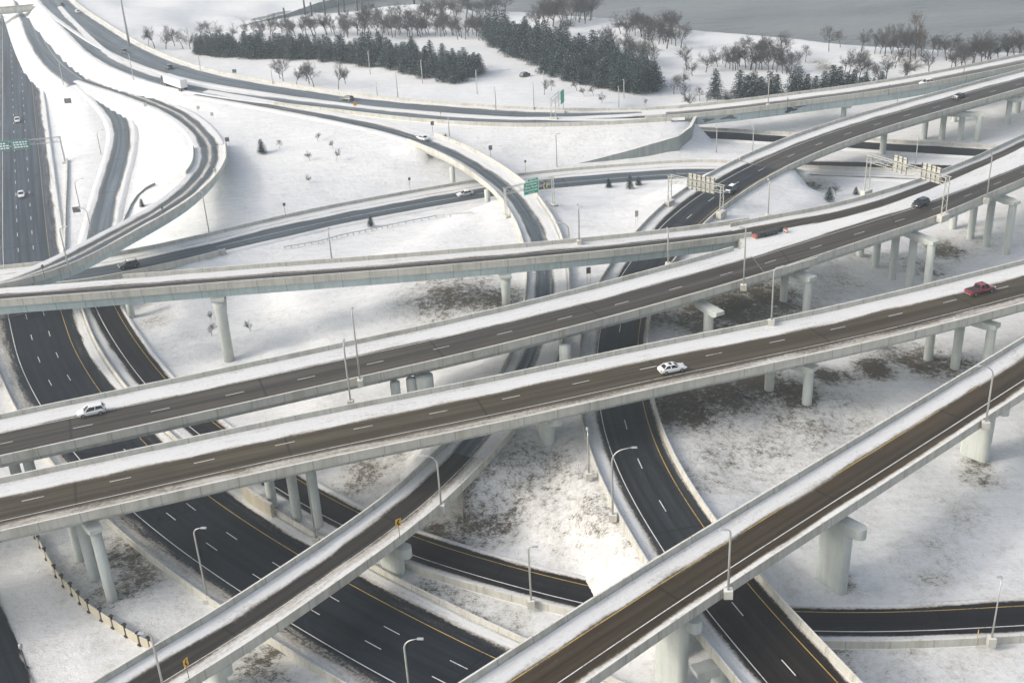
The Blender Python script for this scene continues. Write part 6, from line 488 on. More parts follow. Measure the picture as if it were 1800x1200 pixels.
# overpass at the far end of the left freeway
ROADS['overpass'] = dict(c=OVER, L=[3.2]*len(OVER), R=[3.2]*len(OVER))
bridge(Path('overpass'), 'hazy grey overpass crossing the left freeway at the top corner', MASK['none'], M['R2'], 1.6, .4, [('round', .8, [OVERP[0]]), ('round', .8, [OVERP[1]])])
# peeled paint on the steel girder span
def decal(path, t0, t1, z0, z1, name, mat, seed, lobes=9, spec='R', out=.02, depth=3.0, rec=.35):
    b = MB(); r = random.Random(seed); n = 26; pts = []
    for k in range(n):
        a = 2*math.pi*k/n; q = 1+.30*math.sin(3*a+seed)+.16*r.uniform(-1, 1); pts.append((t0+(t1-t0)*(.5+.5*q/1.35*math.cos(a)), z0+(z1-z0)*(.5+.5*q/1.35*math.sin(a))))
    v = []
    for t, z in pts:
        p, nn = path.at(t); l = np.interp(t, path.s, path.R)-rec-.25*((-z-.415)/(depth-.415))+out; v.append((p[0]+nn[0]*l, p[1]+nn[1]*l, p[2]+z))
    b.add(v, [tuple(range(n))]); return b
girder_bridge = [o for o in COL.objects if o.get('label', '').startswith('steel girder bridge')][0]
for x, y, w, z0, z1, mk, sd in PEEL:
    i = pR3r.near(x, y); t = pR3r.s[i]; o = decal(pR3r, t-w/2, t+w/2, z0, z1, 'peeled_paint_patch', M[mk], sd).build('peeled_paint_patch', M[mk], girder_bridge); o.matrix_parent_inverse = Matrix.Translation(-girder_bridge.location)
# ---------------------------------------------------------------- walls, fence, rails
def wall_run(pts, hts, thick, name, label, cat, mat, drop=1.0, cap=False):
    b = MB(); n = len(pts); v = []
    for i, p in enumerate(pts):
        d = np.array(pts[min(i+1, n-1)][:2])-np.array(pts[max(i-1, 0)][:2]); d = d/np.linalg.norm(d); nn = (-d[1], d[0])
        zt = p[2]+(hts[i] if hasattr(hts, '__len__') else hts)
        for e, z in ((0, p[2]-drop), (1, p[2]-drop), (1, zt), (0, zt)): v.append((p[0]+nn[0]*thick*e, p[1]+nn[1]*thick*e, z))
    f = [(i*4+k, i*4+(k+1) % 4, (i+1)*4+(k+1) % 4, (i+1)*4+k) for i in range(n-1) for k in range(4)]+[(0, 1, 2, 3), ((n-1)*4+3, (n-1)*4+2, (n-1)*4+1, (n-1)*4)]
    b.add(v, f); o = b.build(name, M[mat]); fix_normals(o); return tag(o, label, cat)
wall_run([w[:3] for w in WALL], [w[3]-w[2] for w in WALL], .9, 'retaining_wall', 'dark grey retaining wall rising towards the steel girder bridge', 'wall', 'wall', 2.0)
wall_run(WALL2, .9, .5, 'retaining_wall', 'thin low wall in the snow right of the left freeway', 'wall', 'conc')
wall_run(WALL3, .8, .4, 'retaining_wall', 'low curved wall inside the bend of the snowy ramp', 'wall', 'wall')
wall_run(SEAW, 2.2, 1.2, 'river_wall', 'dark river wall curving along the water at the top', 'wall', 'wall', 3.0)
wall_run(CRASH, 2.3, .6, 'crash_wall', 'yellowish concrete crash wall at the column row beside the freeway', 'wall', 'beige', .6)
fe = thing('panel_fence', 'beige panel fence with dark posts beside the snowy yard, bottom left', 'fence', FENCE[0])
for i in range(len(FENCE)-1):
    a, c = np.array(FENCE[i]), np.array(FENCE[i+1]); d = c-a; L = float(np.hypot(d[0], d[1])); an = math.atan2(d[1], d[0]); md = (a+c)/2-np.array(FENCE[0])
    b = MB(); z0 = min(a[2], c[2])-.2-FENCE[0][2]; b.box((md[0], md[1], z0+.95), (L-.2, .14, 1.7), an); b.build('panel', M['beige'], fe)
    b = MB(); q = a-np.array(FENCE[0]); b.box((q[0], q[1], q[2]+.95), (.26, .26, 2.3), an); b.box((q[0], q[1], q[2]+2.15), (.55, .55, .16), an); b.box((q[0], q[1], q[2]+.08), (.6, .6, .3), an); b.build('post', M['dark'], fe)
gr = thing('guard_rail', 'weathered guard rail on posts in the snow below the dark ramp', 'guard rail', RAIL[0])
b = MB(); o0 = np.array(RAIL[0]); P2 = [np.array(q)-o0 for q in RAIL]; b.tube([(q[0], q[1], q[2]+.62) for q in P2], .12, 5); b.build('rail', M['pole'], gr)
b = MB()
for i in range(len(P2)-1):
    for t in np.linspace(0, 1, 6)[:-1]: q = P2[i]*(1-t)+P2[i+1]*t; b.box((q[0], q[1], q[2]+.3), (.15, .2, .9))
b.build('post', M['pole'], gr)
for i, p in enumerate(PILE):
    b = MB(); b.tube([(0, 0, -2), (0, 0, 7.5), (0, 0, 7.7)], [.45, .42, .2], 8); o = b.build('mooring_pile', M['dark'], None, True, loc=p); tag(o, 'dark mooring pile standing in the grey water by the river wall', 'pile', 'mooring piles at the river wall')
# ---------------------------------------------------------------- lamps
def lamp_arc(h, L):
    if L < .3: return [(0, 0, 0), (0, 0, h*.5), (0, 0, h)]
    r = min(L*.75, h*.22); pts = [(0, 0, 0), (0, 0, h*.45), (0, 0, h-r*1.1)]
    for k in range(1, 7):
        a = k/6*math.pi/2*.92; pts.append((r*(1-math.cos(a)), 0, h-r*1.1+r*1.0*math.sin(a)))
    pts.append((L, 0, h+.05)); return pts
LTALL = {}
for x, y, z, h, az, L, lab in LAMPS:
    t = thing('street_lamp', lab, 'street lamp', (x, y, z), az if az < 9 else 1.6, 'street lamps along the roads')
    b = MB(); pts = lamp_arc(h, L if L else .9); n = len(pts); b.tube(pts, [.15-.09*i/(n-1) for i in range(n)], 8); b.build('pole', M['pole'], t, True)
    e = pts[-1]; b = MB(); b.box((e[0]+.28, 0, e[2]-.03), (.85, .36, .17), 0, 0, .8); b.build('lamp_head', M['lamp'], t)
    if z < 6 and y < 170 or 'block' in lab: b = MB(); b.box((0, 0, .1), (1.0, 1.0, 1.3)); b.build('footing', M['conc'], t)
    elif z > 6 and 'parapet' in lab: b = MB(); b.box((0, 0, -.55), (1.1, .95, 1.15)); b.build('bracket', M['conc'], t)
t = thing('mast_light', 'very tall high mast light pole beside the upper highway at top left', 'light mast', MAST)
b = MB(); b.tube([(0, 0, -.5), (0, 0, 18), (0, 0, 36)], [.5, .36, .2], 10); b.build('pole', M['lamp'], t, True); b = MB(); b.tube([(math.cos(a)*1.3, math.sin(a)*1.3, 35.8) for a in np.linspace(0, 6.28, 13)], .1, 5)
for a in np.linspace(0, 6.28, 7)[:-1]: b.box((math.cos(a)*1.4, math.sin(a)*1.4, 35.6), (.6, .6, .4), a)
b.build('lamp_ring', M['lamp'], t)
t = thing('post_lamp', 'small black lamp post with a globe head in the snowy yard, bottom left', 'lamp post', CLAMP); b = MB(); b.tube([(0, 0, -.2), (0, 0, .35), (0, 0, .45), (0, 0, 3.6)], [.28, .24, .09, .07], 10); b.build('pole', M['dark'], t, True)
b = MB(); b.tube([(0, 0, 3.5), (0, 0, 3.62), (0, 0, 3.8), (0, 0, 4.05), (0, 0, 4.2), (0, 0, 4.35)], [.06, .2, .3, .26, .3, .05], 10); b.build('globe', M['lamp'], t, True)
# ---------------------------------------------------------------- sign gantries
def gantry(name, label, A, Bp, h, signs, w=1.6, base=1.0, mat='truss', bh=1.5):
    """A, Bp: feet (x, y, z). signs: (from, to, below, height, kind, facing)"""
    A = np.array(A); Bp = np.array(Bp); o = A.copy(); t = thing(name, label, 'sign gantry', A)
    d = (Bp-A)[:2]; L = np.hypot(*d); u = d/L; nn = np.array([-u[1], u[0]]); zt = max(A[2], Bp[2])+h-o[2]
    def P(s, e, z): q = u*s+nn*e; return (q[0], q[1], z)
    for s, f in ((0, A), (L, Bp)):
        zf = f[2]-o[2]; b = MB()
        for e in (-w/2, w/2): b.tube([P(s, e, zf), P(s, e*.8, zt)], .12, 8)
        k = 6
        for i in range(k):
            z0 = zf+(zt-zf)*i/k; z1 = zf+(zt-zf)*(i+1)/k; sg = 1 if i % 2 else -1; b.tube([P(s, -sg*w*.45, z0), P(s, sg*w*.45, z1)], .05, 5)
        b.build('post', M[mat], t)
        b = MB(); b.box(P(s, 0, zf-.35), (1.3, w+1.0, 1.5), math.atan2(u[1], u[0])); b.build('footing', M['conc'], t)
    b = MB(); n = max(4, int(L/1.6))
    for e in (-w*.4, w*.4):
        for z in (zt-bh, zt): b.tube([P(-.4, e, z), P(L+.4, e, z)], .08, 6)
    for i in range(n):
        s0, s1 = L*i/n, L*(i+1)/n
        for e in (-w*.4, w*.4): b.tube([P(s0, e, zt-bh if i % 2 else zt), P(s1, e, zt if i % 2 else zt-bh)], .042, 5)
        b.tube([P(s0, -w*.4, zt), P(s1, w*.4, zt)], .05, 5); b.tube([P(s0, -w*.4, zt-bh), P(s0, w*.4, zt-bh)], .05, 5)
    b.build('truss', M[mat], t)
    for s0, s1, below, hh, kind, side in signs:
        sc = (s0+s1)/2; e = side*(w*.4+.45); zc = zt-bh*.5+below
        b = MB(); b.box(P(sc, e, zc), (s1-s0, .08, hh), math.atan2(u[1], u[0])); sp = b.build('sign_panel', M[{'back': 'signback', 'green': 'green', 'green2': 'green2'}[kind]], t)
        if kind == 'back':
            b = MB(); m = max(3, int((s1-s0)/1.2))
            for i in range(m+1): b.box(P(s0+.1+(s1-s0-.2)*i/m, side*(w*.4+.3), zc), (.12, .2, hh+.15), math.atan2(u[1], u[0]))
            for zz in (-.3, .1, .38): b.box(P(sc, side*(w*.4+.36), zc+zz*hh), (s1-s0, .07, .10), math.atan2(u[1], u[0]))
            b.build('stiffener', M['greyback'], sp)
    return t, P, zt, u, nn
gantry('sign_gantry', 'cream truss gantry with two rows of sign backs over the merging bridge', GA[0], GA[1], GA[2], [(GA[3]*.27, GA[3]*.46, 0.1, 3.6, 'back', 1), (GA[3]*.64, GA[3]*.88, 0.1, 3.6, 'back', 1)])
gantry('sign_gantry', 'truss gantry with one wide sign back over the dark two lane road', GB[0], GB[1], GB[2], [(GB[3]*.30, GB[3]*.82, -.1, 3.9, 'back', 1)])
gt, GP, zt, gu, gn = gantry('sign_gantry', 'grey gantry with green exit sign over the curving ramp', GC[0], GC[1], GC[2], [], 1.0)
def text(body, size, loc, rz, parent, mat, name='lettering', align='CENTER', tilt=math.pi/2):
    c = bpy.data.curves.new(name, 'FONT'); c.body = body; c.size = size; c.align_x = align; c.align_y = 'CENTER'; c.extrude = .012; c.offset = size*.012; c.resolution_u = 2
    c.materials.append(mat); q = lin(bpy.data.objects.new(name, c)); me = bpy.data.meshes.new_from_object(q); bpy.data.objects.remove(q); o = lin(bpy.data.objects.new(name, me)); o.location = loc; o.rotation_euler = (tilt, 0, rz); o.parent = parent; return o
L3 = GC[3]; rz3 = math.atan2(gu[1], gu[0]); e3 = -1.0
sc = L3*.50; hw = 2.05; zc = zt-1.05; hh = 3.1
b = MB(); b.box(GP(sc, e3, zc), (hw*2, .1, hh), rz3); b.box(GP(sc+.55, e3, zc+hh/2+.44), (hw*2-1.1, .1, .8), rz3); sp = b.build('exit_sign_panel', M['green'], gt)
b = MB()
for cx, cz, w2, h2 in ((sc, zc, hw, hh/2), (sc+.55, zc+hh/2+.44, hw-.55, .4)):
    for dx, dz, a, c in ((0, h2-.06, 2*w2, .09), (0, -h2+.06, 2*w2, .09), (-w2+.06, 0, .09, 2*h2), (w2-.06, 0, .09, 2*h2)): b.box(GP(cx+dx, e3-.062, cz+dz), (a, .02, c), rz3)
b.build('sign_border', M['signw'], sp)
for s, dz, si in (('3rd Street', .98, .74), ('River Road', .22, .74), ('Downtown', -.52, .74), ('1/2 mile', -1.18, .50)): text(s, si, GP(sc, e3-.075, zc+dz), rz3, sp, M['signw'])
text('EXIT 16', .58, GP(sc+.55, e3-.075, zc+hh/2+.44), rz3, sp, M['signw'])
b = MB(); cs = L3*.80; b.box(GP(cs, e3, zc-.3), (1.1, .06, 1.35), rz3); cp = b.build('chevron_plate', M['signy2'], gt)
def chev(parent, mat, sx, sz, P, flip=1, t=.05):
    b = MB(); pts = [(.28, .5), (.02, 0), (.28, -.5), (-.02, -.5), (-.30, 0), (-.02, .5)]; v = [P(flip*x*sx, z*sz) for x, z in pts]; b.add(v, [(0, 1, 4, 5), (1, 2, 3, 4)]); return b.build('chevron', mat, parent)
chev(cp, M['black'], 1.35, 1.2, lambda a, z: GP(cs+a, e3-.045, zc-.3+z), 1)
gantry('sign_gantry', 'thin grey gantry across the upper highway with a green sign seen edge on', GD[0], GD[1], GD[2], [(GD[3]*.55, GD[3]*.98, -.3, 4.0, 'green', -1)], 1.6, mat='lamp')
gt5, GP5, zt5, gu5, gn5 = gantry('sign_gantry', 'hazy gantry over the left freeway with wide blue green signs', GE[0], GE[1], GE[2], [(GE[3]*.30, GE[3]*.50, -.2, 3.2, 'green2', -1), (GE[3]*.52, GE[3]*.70, -.2, 3.2, 'green2', -1)], 1.2, mat='lamp')
for s0, s1, pn in ((GE[3]*.30, GE[3]*.50, 0), (GE[3]*.52, GE[3]*.70, 1)):
    sp5 = [o for o in gt5.children if o.name.startswith('sign_panel')][pn]; r5 = random.Random(pn)
    b = MB()
    for zz in (.75, 0, -.75):
        s = s0+.7
        while s < s1-.8: k = r5.uniform(.35, .9); b.box(GP5(s+k/2, -1.2*.4-.50, zt5-.95+zz), (k, .03, .42), math.atan2(gu5[1], gu5[0])); s += k+.25
    b.build('lettering', M['signw'], sp5)
# ---------------------------------------------------------------- small signs
def post_sign(label, loc, h, kind, yaw, two=False, w=.75, hh=.95):
    t = thing('road_sign', label, 'road sign', loc, yaw); b = MB()
    for e in ((-w*.35, w*.35) if two else (0,)): b.tube([(e, .05, -.3), (e, .05, h)], .045, 6)
    b.build('post', M['dark' if not two else 'pole'], t); b = MB(); b.box((0, 0, h-hh*.45), (w, .05, hh)); p = b.build('plate', M[{'chev': 'signy', 'back': 'greyback', 'yellow': 'signy', 'grey': 'signback'}[kind]], t)
    if kind == 'chev': chev(p, M['black'], w*1.1, hh*.8, lambda a, z: (a, -.031, h-hh*.45+z))
    return t
for lab, loc, h, kind, yaw, two, w, hh in RSIGNS: post_sign(lab, loc, h, kind, yaw, two, w, hh)
# crash cushion
M['seg'] = mat_plain('dull_segment', (.045, .048, .042), .7)
c0, c1 = np.array(CUSH[0]), np.array(CUSH[1]); d = c1-c0; an = math.atan2(d[1], d[0]); L = float(np.hypot(d[0], d[1])); t = thing('crash_cushion', 'dark segmented crash cushion with orange white ends in the snowy gore', 'crash cushion', c0, an)
for i in range(6):
    b = MB(); x = L*.10+i*L*.115; b.box((x, 0, .55), (L*.10, 1.3, 1.0)); b.box((x, .75, .6), (L*.07, .22, .7)); b.box((x, -.75, .6), (L*.07, .22, .7)); b.build('segment', M['seg'], t)
b = MB(); b.box((0, 0, .45), (.5, 1.3, .8)); b.build('nose', M['orange'], t)
b = MB(); b.box((L*.88, .3, .6), (.9, .9, 1.1)); b.build('backup_block', M['dark'], t); b = MB()
for yy in (-1.2, -.6): b.box((L*.97, yy, .55), (.12, .4, 1.2))
b.box((L*.97, -.9, .9), (.1, 1.0, .22)); b.build('barricade', M['orange'], t); b = MB(); b.box((L*.965, -.9, .55), (.1, .9, .18)); b.build('barricade_board', M['signw'], t)
# ---------------------------------------------------------------- vehicles
SPEC = dict(
 sedan=dict(L=4.75, st=[(-2.37, .66, .48, .78), (-2.27, .82, .32, .98), (-1.7, .89, .24, 1.03), (-.9, .91, .21, .99), (.2, .91, .21, .96), (1.1, .90, .22, .93), (1.85, .87, .24, .83), (2.22, .78, .30, .70), (2.36, .58, .42, .60)], g=(-1.85, 1.10, -1.12, .20, .98, 1.45, .83, .60), w=(1.42, -1.38, .33), hood=(1.1, 2.0, .93)),
 suv=dict(L=4.6, st=[(-2.30, .70, .50, .90), (-2.22, .84, .36, 1.12), (-1.6, .91, .30, 1.14), (-.8, .93, .28, 1.10), (.3, .93, .28, 1.06), (1.1, .92, .28, 1.03), (1.8, .89, .30, .94), (2.15, .80, .34, .80), (2.29, .60, .46, .68)], g=(-2.12, 1.15, -1.72, .28, 1.08, 1.68, .85, .64), w=(1.38, -1.35, .37), hood=(1.15, 1.95, 1.02)),
 pickup=dict(L=5.8, st=[(-2.90, .84, .55, 1.12), (-2.85, .95, .48, 1.20), (-1.6, .99, .42, 1.22), (-.5, 1.0, .40, 1.22), (.6, 1.0, .40, 1.20), (1.5, .99, .40, 1.20), (2.35, .96, .42, 1.10), (2.75, .88, .48, .98), (2.88, .70, .56, .88)], g=(-.75, 1.62, -.55, .85, 1.20, 1.92, .90, .70), w=(1.85, -1.78, .42), hood=(1.6, 2.5, 1.2)))
def wheel(parent, x, y, r, wd=.24):
    b = MB(); s = 1 if y > 0 else -1; n = 16
    b.tube([(x, y-s*wd, r), (x, y-s*wd*.95, r), (x, y, r), (x, y+s*.005, r)], [r*.9, r, r, r*.9], n); o = b.build('wheel', M['tyre'], parent, False)
    b = MB(); b.tube([(x, y-s*.03, r), (x, y+s*.022, r)], [r*.62, r*.55], n); b.build('rim', M['rim'], o)
def make_car(kind, paint, label, x, y, z, rz, snow=(), name=None, sun=False):
    sp = SPEC[kind]; t = thing(name or {'sedan': 'sedan_car', 'suv': 'sport_utility_car', 'pickup': 'pickup_truck'}[kind], label, {'pickup': 'pickup truck'}.get(kind, 'car'), (x, y, z), rz, 'vehicles on the roads')
    b = MB(); st = sp['st']; v = []
    for X_, hw, zb, zt_ in st:
        zm = zb+(zt_-zb)*.55
        for yy, zz in ((-.86*hw, zb), (-hw, zb+.12), (-hw, zm), (-.93*hw, zt_-.03), (-.80*hw, zt_), (.80*hw, zt_), (.93*hw, zt_-.03), (hw, zm), (hw, zb+.12), (.86*hw, zb)): v.append((X_, yy, zz))
    n = 10; f = [(i*n+k, i*n+(k+1) % n, (i+1)*n+(k+1) % n, (i+1)*n+k) for i in range(len(st)-1) for k in range(n)]+[tuple(range(n)), tuple((len(st)-1)*n+k for k in range(n-1, -1, -1))]
    b.add(v, f); o = b.build('body', M[paint], t, True); fix_normals(o)
    x0, x1, xr0, xr1, zb, zr, wb, wr = sp['g']
    b = MB(); v = [(x0, -wb, zb-.06), (x1, -wb, zb-.06), (x1, wb, zb-.06), (x0, wb, zb-.06), (xr0, -wr, zr-.03), (xr1, -wr, zr-.03), (xr1, wr, zr-.03), (xr0, wr, zr-.03)]
    b.add(v, [(4, 5, 6, 7), (0, 1, 5, 4), (1, 2, 6, 5), (2, 3, 7, 6), (3, 0, 4, 7)]); b.build('windows', M['glass'], t)
    b = MB(); b.box(((xr0+xr1)/2, 0, zr-.01), (xr1-xr0+.16, wr*2+.10, .06), 0, 0, .94)
    for s in (-1, 1):
        for (xa, xb) in ((x0, xr0), (x1, xr1), ((x0+x1)*.5-.1, (xr0+xr1)*.5-.02)): b.tube([(xa, s*(wb+.005), zb-.06), (xb, s*(wr+.01), zr-.03)], .055 if xa != x0 else .085, 5)
    b.build('roof', M[paint], t)
    if sun: b = MB(); b.box((xr1-.55, 0, zr+.025), (.5, .75, .02)); b.build('sunroof', M['glass'], t)
    fx, rx, r = sp['w']
    for xx in (fx, rx):
        for s in (-1, 1): wheel(t, xx, s*(max(q[1] for q in st)+.012), r)
    Lh = sp['L']/2; hw = st[-3][1]
    for s in (-1, 1):
        b = MB(); b.box((st[-2][0]-.02, s*hw*.80, st[-2][3]-.05), (.28, .34, .14), s*-.35); b.build('headlight', M['head_l'], t)
        b = MB(); b.box((st[1][0]-.01, s*st[1][1]*.84, st[1][3]-.16), (.16, .26, .2), s*.3); b.build('taillight', M['red_l'], t)
        b = MB(); b.box((x1-.35, s*(wb+.17), zb+.06), (.12, .24, .15)); b.build('mirror', M[paint], t)
    if 'roof' in snow: b = MB(); b.box(((xr0+xr1)/2, 0, zr+.06), ((xr1-xr0)*.96, wr*1.85, .1), 0, 0, .85); b.build('roof_snow', M['roofsnow'], t)
    if 'hood' in snow: h0, h1, hz = sp['hood']; b = MB(); b.box(((h0+h1)/2, 0, hz+.02), (h1-h0, 1.3, .08), 0, 0, .85); b.build('hood_snow', M['roofsnow'], t)
    if kind == 'pickup':
        b = MB(); b.box((-1.82, 0, 1.225), (1.95, 1.72, .05)); b.build('bed_cover', M['dark'], t); b = MB(); b.box((-2.93, 0, .55), (.12, 1.7, .18)); b.box((2.90, 0, .58), (.12, 1.6, .22)); b.build('bumper', M['rim'], t)
    return t
cv = CARS
make_car('suv', 'white', 'white hatchback with black wheels on the second bridge at left', *cv['suv_white'])
make_car('sedan', 'white', 'white sedan with open sunroof panel on the brown front bridge', *cv['sedan_white'], sun=True)
make_car('pickup', 'red', 'red pickup truck with black bed cover on the brown front bridge at right', *cv['pickup'])
make_car('suv', 'blackp', 'black car driving under the cream sign gantry on the wide bridge', *cv['black'])
make_car('suv', 'navy', 'dark blue car with snow on roof and bonnet beside the wide sign back', *cv['blue'], snow=('roof', 'hood'))
make_car('sedan', 'blackp', 'dark car with snowy white bonnet on the upper right bridge', *cv['bw'], snow=('hood',))
make_car('suv', 'white', 'white car on the steel girder bridge at upper right', *cv['rwhite'])
make_car('suv', 'blackp', 'dark car with snow on its roof on the ramp left of the flyover', *cv['dsuv'], snow=('roof',))
make_car('sedan', 'silver', 'pale blue car with snowy bonnet on the dark ramp in the centre', *cv['wblue'], snow=('hood', 'roof'))
make_car('sedan', 'white', 'white car on the curving ramp left of the exit sign', *cv['wsedan'])
make_car('suv', 'greenp', 'dark green car on the upper highway below the long pine grove', *cv['dgreen'])
make_car('sedan', 'white', 'white car on the left freeway above the blue green signs', *cv['w1'])
make_car('sedan', 'white', 'white car on the left freeway below the blue green signs', *cv['w2'])
make_car('suv', 'grey', 'dark car on the upper highway above the white semi trailer', *cv['d3'])
make_car('suv', 'white', 'hazy white car near the right edge of the highway at top left', *cv['w3'])
make_car('suv', 'grey', 'hazy grey car at the very top of the upper left highway', *cv['w4'])
make_car('suv', 'navy', 'dark blue car on the upper highway at the foot of the tall mast', *cv['d5'])
make_car('suv', 'grey', 'dark car parked in the snow clearing between the two pine groves', *cv['parked'], snow=('hood',))
x, y, z, rz = cv['semi']; t = thing('semi_truck', 'white semi trailer truck with dark blue cab on the upper left highway', 'truck', (x, y, z), rz, 'vehicles on the roads')
b = MB(); b.box((2.0, 0, 1.9), (1.9, 2.3, 2.4), 0, 0, .93); b.box((3.5, 0, 1.35), (1.5, 2.0, 1.2), 0, 0, .9); b.box((1.6, 0, 3.3), (1.2, 2.1, .7), 0, 0, .75); b.build('cab', M['navy'], t)
b = MB(); b.box((2.98, 0, 2.45), (.06, 1.9, .8)); b.box((2.3, 1.13, 2.4), (.8, .06, .7)); b.box((2.3, -1.13, 2.4), (.8, .06, .7)); b.build('windows', M['glass'], t)
b = MB(); b.box((-6.2, 0, 2.62), (13.4, 2.6, 2.85)); b.build('trailer_box', M['white'], t); b = MB(); b.box((-5, 0, 1.05), (14, 1.1, .3)); b.build('chassis', M['dark'], t)
for xx in (3.3, 1.0, -.3, -10.8, -12.0):
    for s in (-1, 1): wheel(t, xx, s*1.22, .5, .5 if xx < 3 else .3)
# ---------------------------------------------------------------- trees
def bare_mesh(seed, spread=1.0, brown=False):
    """Unit-height (10 m) leafless tree: trunk mesh with limbs, crown mesh of fine twigs."""
    r = random.Random(seed); tr = MB(); cr = MB()
    def rv(s): return Vector((r.uniform(-1, 1), r.uniform(-1, 1), r.uniform(-1, 1)))*s
    tips = []
    def limb(p, d, L, rad, lev):
        pts = [p]; rads = [rad]; n = 4 if lev < 2 else 3; q = p.copy(); dd = d.copy()
        for i in range(n):
            dd = (dd+rv(.16)+Vector((0, 0, .05+.03*lev))).normalized(); q = q+dd*(L/n); pts.append(q.copy()); rads.append(rad*(1-.62*(i+1)/n))
        (tr if lev < 2 else cr).tube(pts, rads, 6 if lev == 0 else (4 if lev < 2 else 3), 0, False)
        if lev >= 3:
            return
        k = {0: 11, 1: 8, 2: 9}[lev]
        for i in range(k):
            t = r.uniform(.30 if lev == 0 else .25, 1.0); j = min(n-1, int(t*n)); a = pts[j].lerp(pts[j+1], t*n-j)
            ax = (pts[j+1]-pts[j]).normalized(); side = ax.orthogonal().normalized(); side.rotate(Matrix.Rotation(r.uniform(0, 6.283), 3, ax))
            nd_ = (ax*r.uniform(.55, 1.0)+side*r.uniform(.55, 1.0)*spread).normalized()
            limb(a, nd_, L*r.uniform(.42, .66)*(1.0 if lev else .85), max(.020, rads[j]*.55), lev+1)
        if lev == 0: limb(pts[-1], dd, L*.45, rads[-1], 1)
    limb(Vector((0, 0, -.3)), Vector((0, 0, 1)), 6.4, .19, 0)
    zs = max(max(v[2] for v in tr.v), max(v[2] for v in cr.v)); k = 10/zs
    for m in (tr, cr): m.v = [(a*k, c*k, z*k) for a, c, z in m.v]
    return tr, cr
def pine_mesh(seed, wide=.24):
    r = random.Random(seed); tr = MB(); tr.tube([(0, 0, -.4), (0, 0, 4), (0, 0, 9.2)], [.17, .12, .03], 7, 0, False); cr = MB(); H = 10
    z = 1.0
    while z < 9.7:
        f = 1-(z/H); rad = (f**.62)*H*wide*min(1, .55+z*.22)+.22; nb = max(5, int(6+9*f)); a0 = r.uniform(0, 6.28)
        for k in range(nb):
            a = a0+6.283*k/nb+r.uniform(-.25, .25); L = rad*r.uniform(.68, 1.14); zz = z+r.uniform(-.2, .2); m = max(2, int(L/.38))
            for i in range(m):
                t = (i+1)/m; px_, py_ = math.cos(a)*L*t, math.sin(a)*L*t; pz = zz-.25*L*t*t+.18*t+r.uniform(-.1, .1); s = (.42-.14*t)*r.uniform(.8, 1.25)
                for q in range(2):
                    u = Vector((r.uniform(-1, 1), r.uniform(-1, 1), r.uniform(-.35, .5))).normalized(); w = u.cross(Vector((r.uniform(-.6, .6), r.uniform(-.6, .6), 1))).normalized(); c = Vector((px_, py_, pz))+Vector((r.uniform(-.18, .18), r.uniform(-.18, .18), r.uniform(-.12, .12)))
                    cr.add([c-u*s*.9, c-w*s*.45, c+u*s*1.0, c+w*s*.45], [(0, 1, 2, 3)])
        z += .36+.16*f
    cr.add([(-.15, 0, 9.3), (.15, 0, 9.3), (0, 0, 10.1)], [(0, 1, 2)]); cr.add([(0, -.15, 9.3), (0, .15, 9.3), (0, 0, 10.1)], [(0, 1, 2)])
    return tr, cr
def proto(name, cat, tr, cr, mt, mc):
    t = thing(name, None, cat, (0, 0, -500)); tr.build('trunk', M[mt], t, True); cr.build('crown', M[mc], t); return t
def kill(t):
    for c in list(t.children): bpy.data.objects.remove(c)
    bpy.data.objects.remove(t)
BP = [proto('bare_tree', 'tree', *bare_mesh(s, sp), 'bark', 'twig') for s, sp in ((1, 1.0), (2, 1.2), (3, .8), (4, 1.1), (7, 1.35), (9, .9))]
BB = proto('bare_tree', 'tree', *bare_mesh(21, .95), 'bark', 'twigb')
PP = [proto('pine_tree', 'tree', *pine_mesh(s, w), 'bark', 'needle') for s, w in ((1, .30), (2, .36), (3, .28), (4, .40), (5, .33))]
rt = random.Random(42)
def tree_label(x, y, px, py, h):
    if h < 5.2: return 'thin leafless sapling in the snow beyond the upper roads', 'leafless saplings in the snow'
    if px < 345: return 'bare frosty tree in the snow left of the long pine grove', 'bare trees left of the long pine grove'
    if px < 620 and py > 130: return 'leafless round headed tree by the road below the long pine grove', 'bare roadside trees below the long pine grove'
    if px < 860: return 'bare tree in the snowy park behind the long pine grove', 'bare trees behind the long pine grove'
    if px < 1060 and py < 75: return 'tall bare tree on the snowy point at the water, top centre', 'bare trees on the point at the water'
    if px < 1200: return 'bare tree mixed in behind the right pine grove', 'bare trees behind the right pine grove'
    if px < 1480: return 'bare tree on the snowy bank above the short pines', 'bare trees above the short pines'
    return 'bare dark tree along the river bank at upper right', 'bare trees along the upper right bank'
for x, y, z, h, px, py in BARE:
    lab, grp = tree_label(x, y, px, py, h)
    if h > 16: copy_thing(BB, (x, y, z-.1), rt.uniform(0, 6.28), 'tallest brown bare tree on the river bank at upper right', None, (h/10*.8, h/10*.8, h/10)); continue
    src = BB if (px > 1590 and rt.random() < .25) else rt.choice(BP); w = h/10*rt.uniform(.95, 1.25)
    copy_thing(src, (x, y, z-.1), rt.uniform(0, 6.28), lab, grp, (w, w, h/10))
PG = (('snow flecked pine standing in the long grove at upper left', 'pines of the long grove'), ('snow flecked pine standing in the right hand grove', 'pines of the right hand grove'), ('dark green pine in the short row behind the steel girder bridge', 'pines behind the steel girder bridge'))
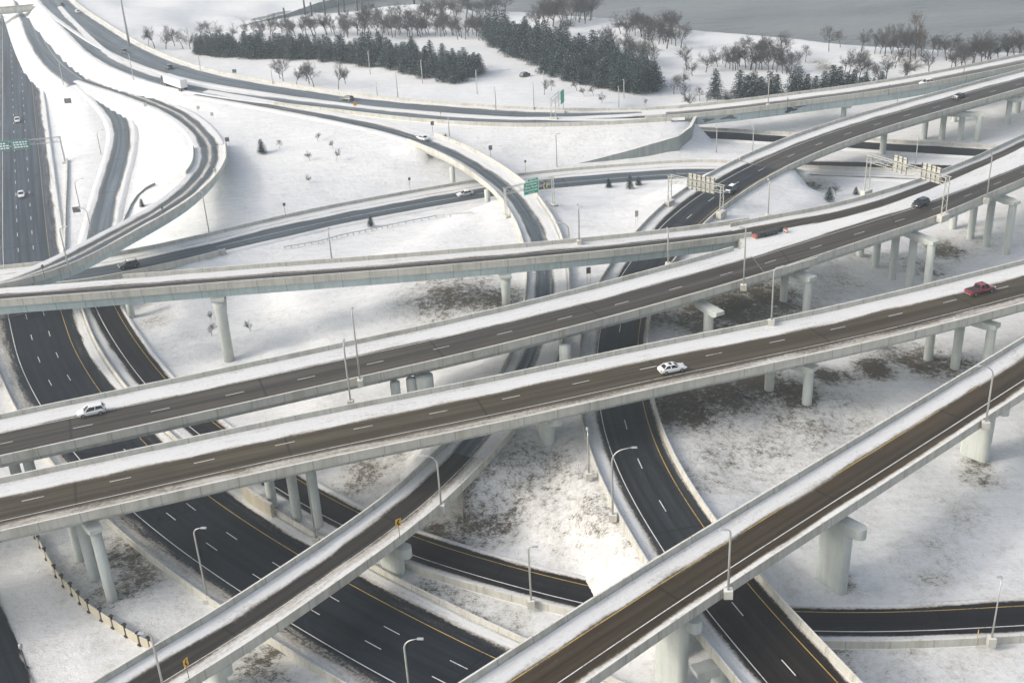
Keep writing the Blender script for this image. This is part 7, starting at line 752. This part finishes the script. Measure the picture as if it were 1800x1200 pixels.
for i, (x, y, z, h, gi) in enumerate(PINE):
    w = h/10*rt.uniform(.95, 1.3)*(1.12 if gi == 2 else 1.15); copy_thing(rt.choice(PP), (x, y, z-.1), rt.uniform(0, 6.28), PG[gi][0], PG[gi][1], (w, w, h/10))
for x, y, z, h, lab in SHRUB: o = copy_thing(rt.choice(PP), (x, y, z-.05), rt.uniform(0, 6.28), lab, None, (h/10*1.2, h/10*1.2, h/10)); o.name = 'small_conifer'; o['category'] = 'shrub'
for t in BP+[BB]+PP: kill(t)
# low dry weeds poking through the snow: too many to count
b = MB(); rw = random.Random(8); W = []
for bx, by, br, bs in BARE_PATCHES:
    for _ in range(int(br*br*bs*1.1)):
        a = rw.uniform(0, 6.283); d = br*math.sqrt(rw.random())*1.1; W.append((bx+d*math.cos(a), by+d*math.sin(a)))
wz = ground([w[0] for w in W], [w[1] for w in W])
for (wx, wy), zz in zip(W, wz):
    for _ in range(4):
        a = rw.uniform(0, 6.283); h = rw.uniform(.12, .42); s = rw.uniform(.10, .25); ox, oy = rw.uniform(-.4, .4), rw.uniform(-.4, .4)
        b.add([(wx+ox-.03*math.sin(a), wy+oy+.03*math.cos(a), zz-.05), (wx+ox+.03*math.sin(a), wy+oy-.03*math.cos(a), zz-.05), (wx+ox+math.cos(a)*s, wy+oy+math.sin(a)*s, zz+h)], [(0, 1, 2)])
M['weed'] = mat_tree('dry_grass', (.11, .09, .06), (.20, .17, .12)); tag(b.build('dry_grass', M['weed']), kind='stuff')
# ---------------------------------------------------------------- haze
b = MB(); b.box((0, 560, 53), (2600, 1300, 124)); hz = b.build('haze', bpy.data.materials.new('haze_air')); tag(hz, kind='stuff')
m = hz.data.materials[0]; m.use_nodes = True; nt = m.node_tree; nt.nodes.clear(); out = nt.nodes.new('ShaderNodeOutputMaterial'); pv = nt.nodes.new('ShaderNodeVolumePrincipled')
pv.inputs['Color'].default_value = HAZE_COL; pv.inputs['Density'].default_value = HAZE; pv.inputs['Anisotropy'].default_value = .25; nt.links.new(pv.outputs[0], out.inputs['Volume'])
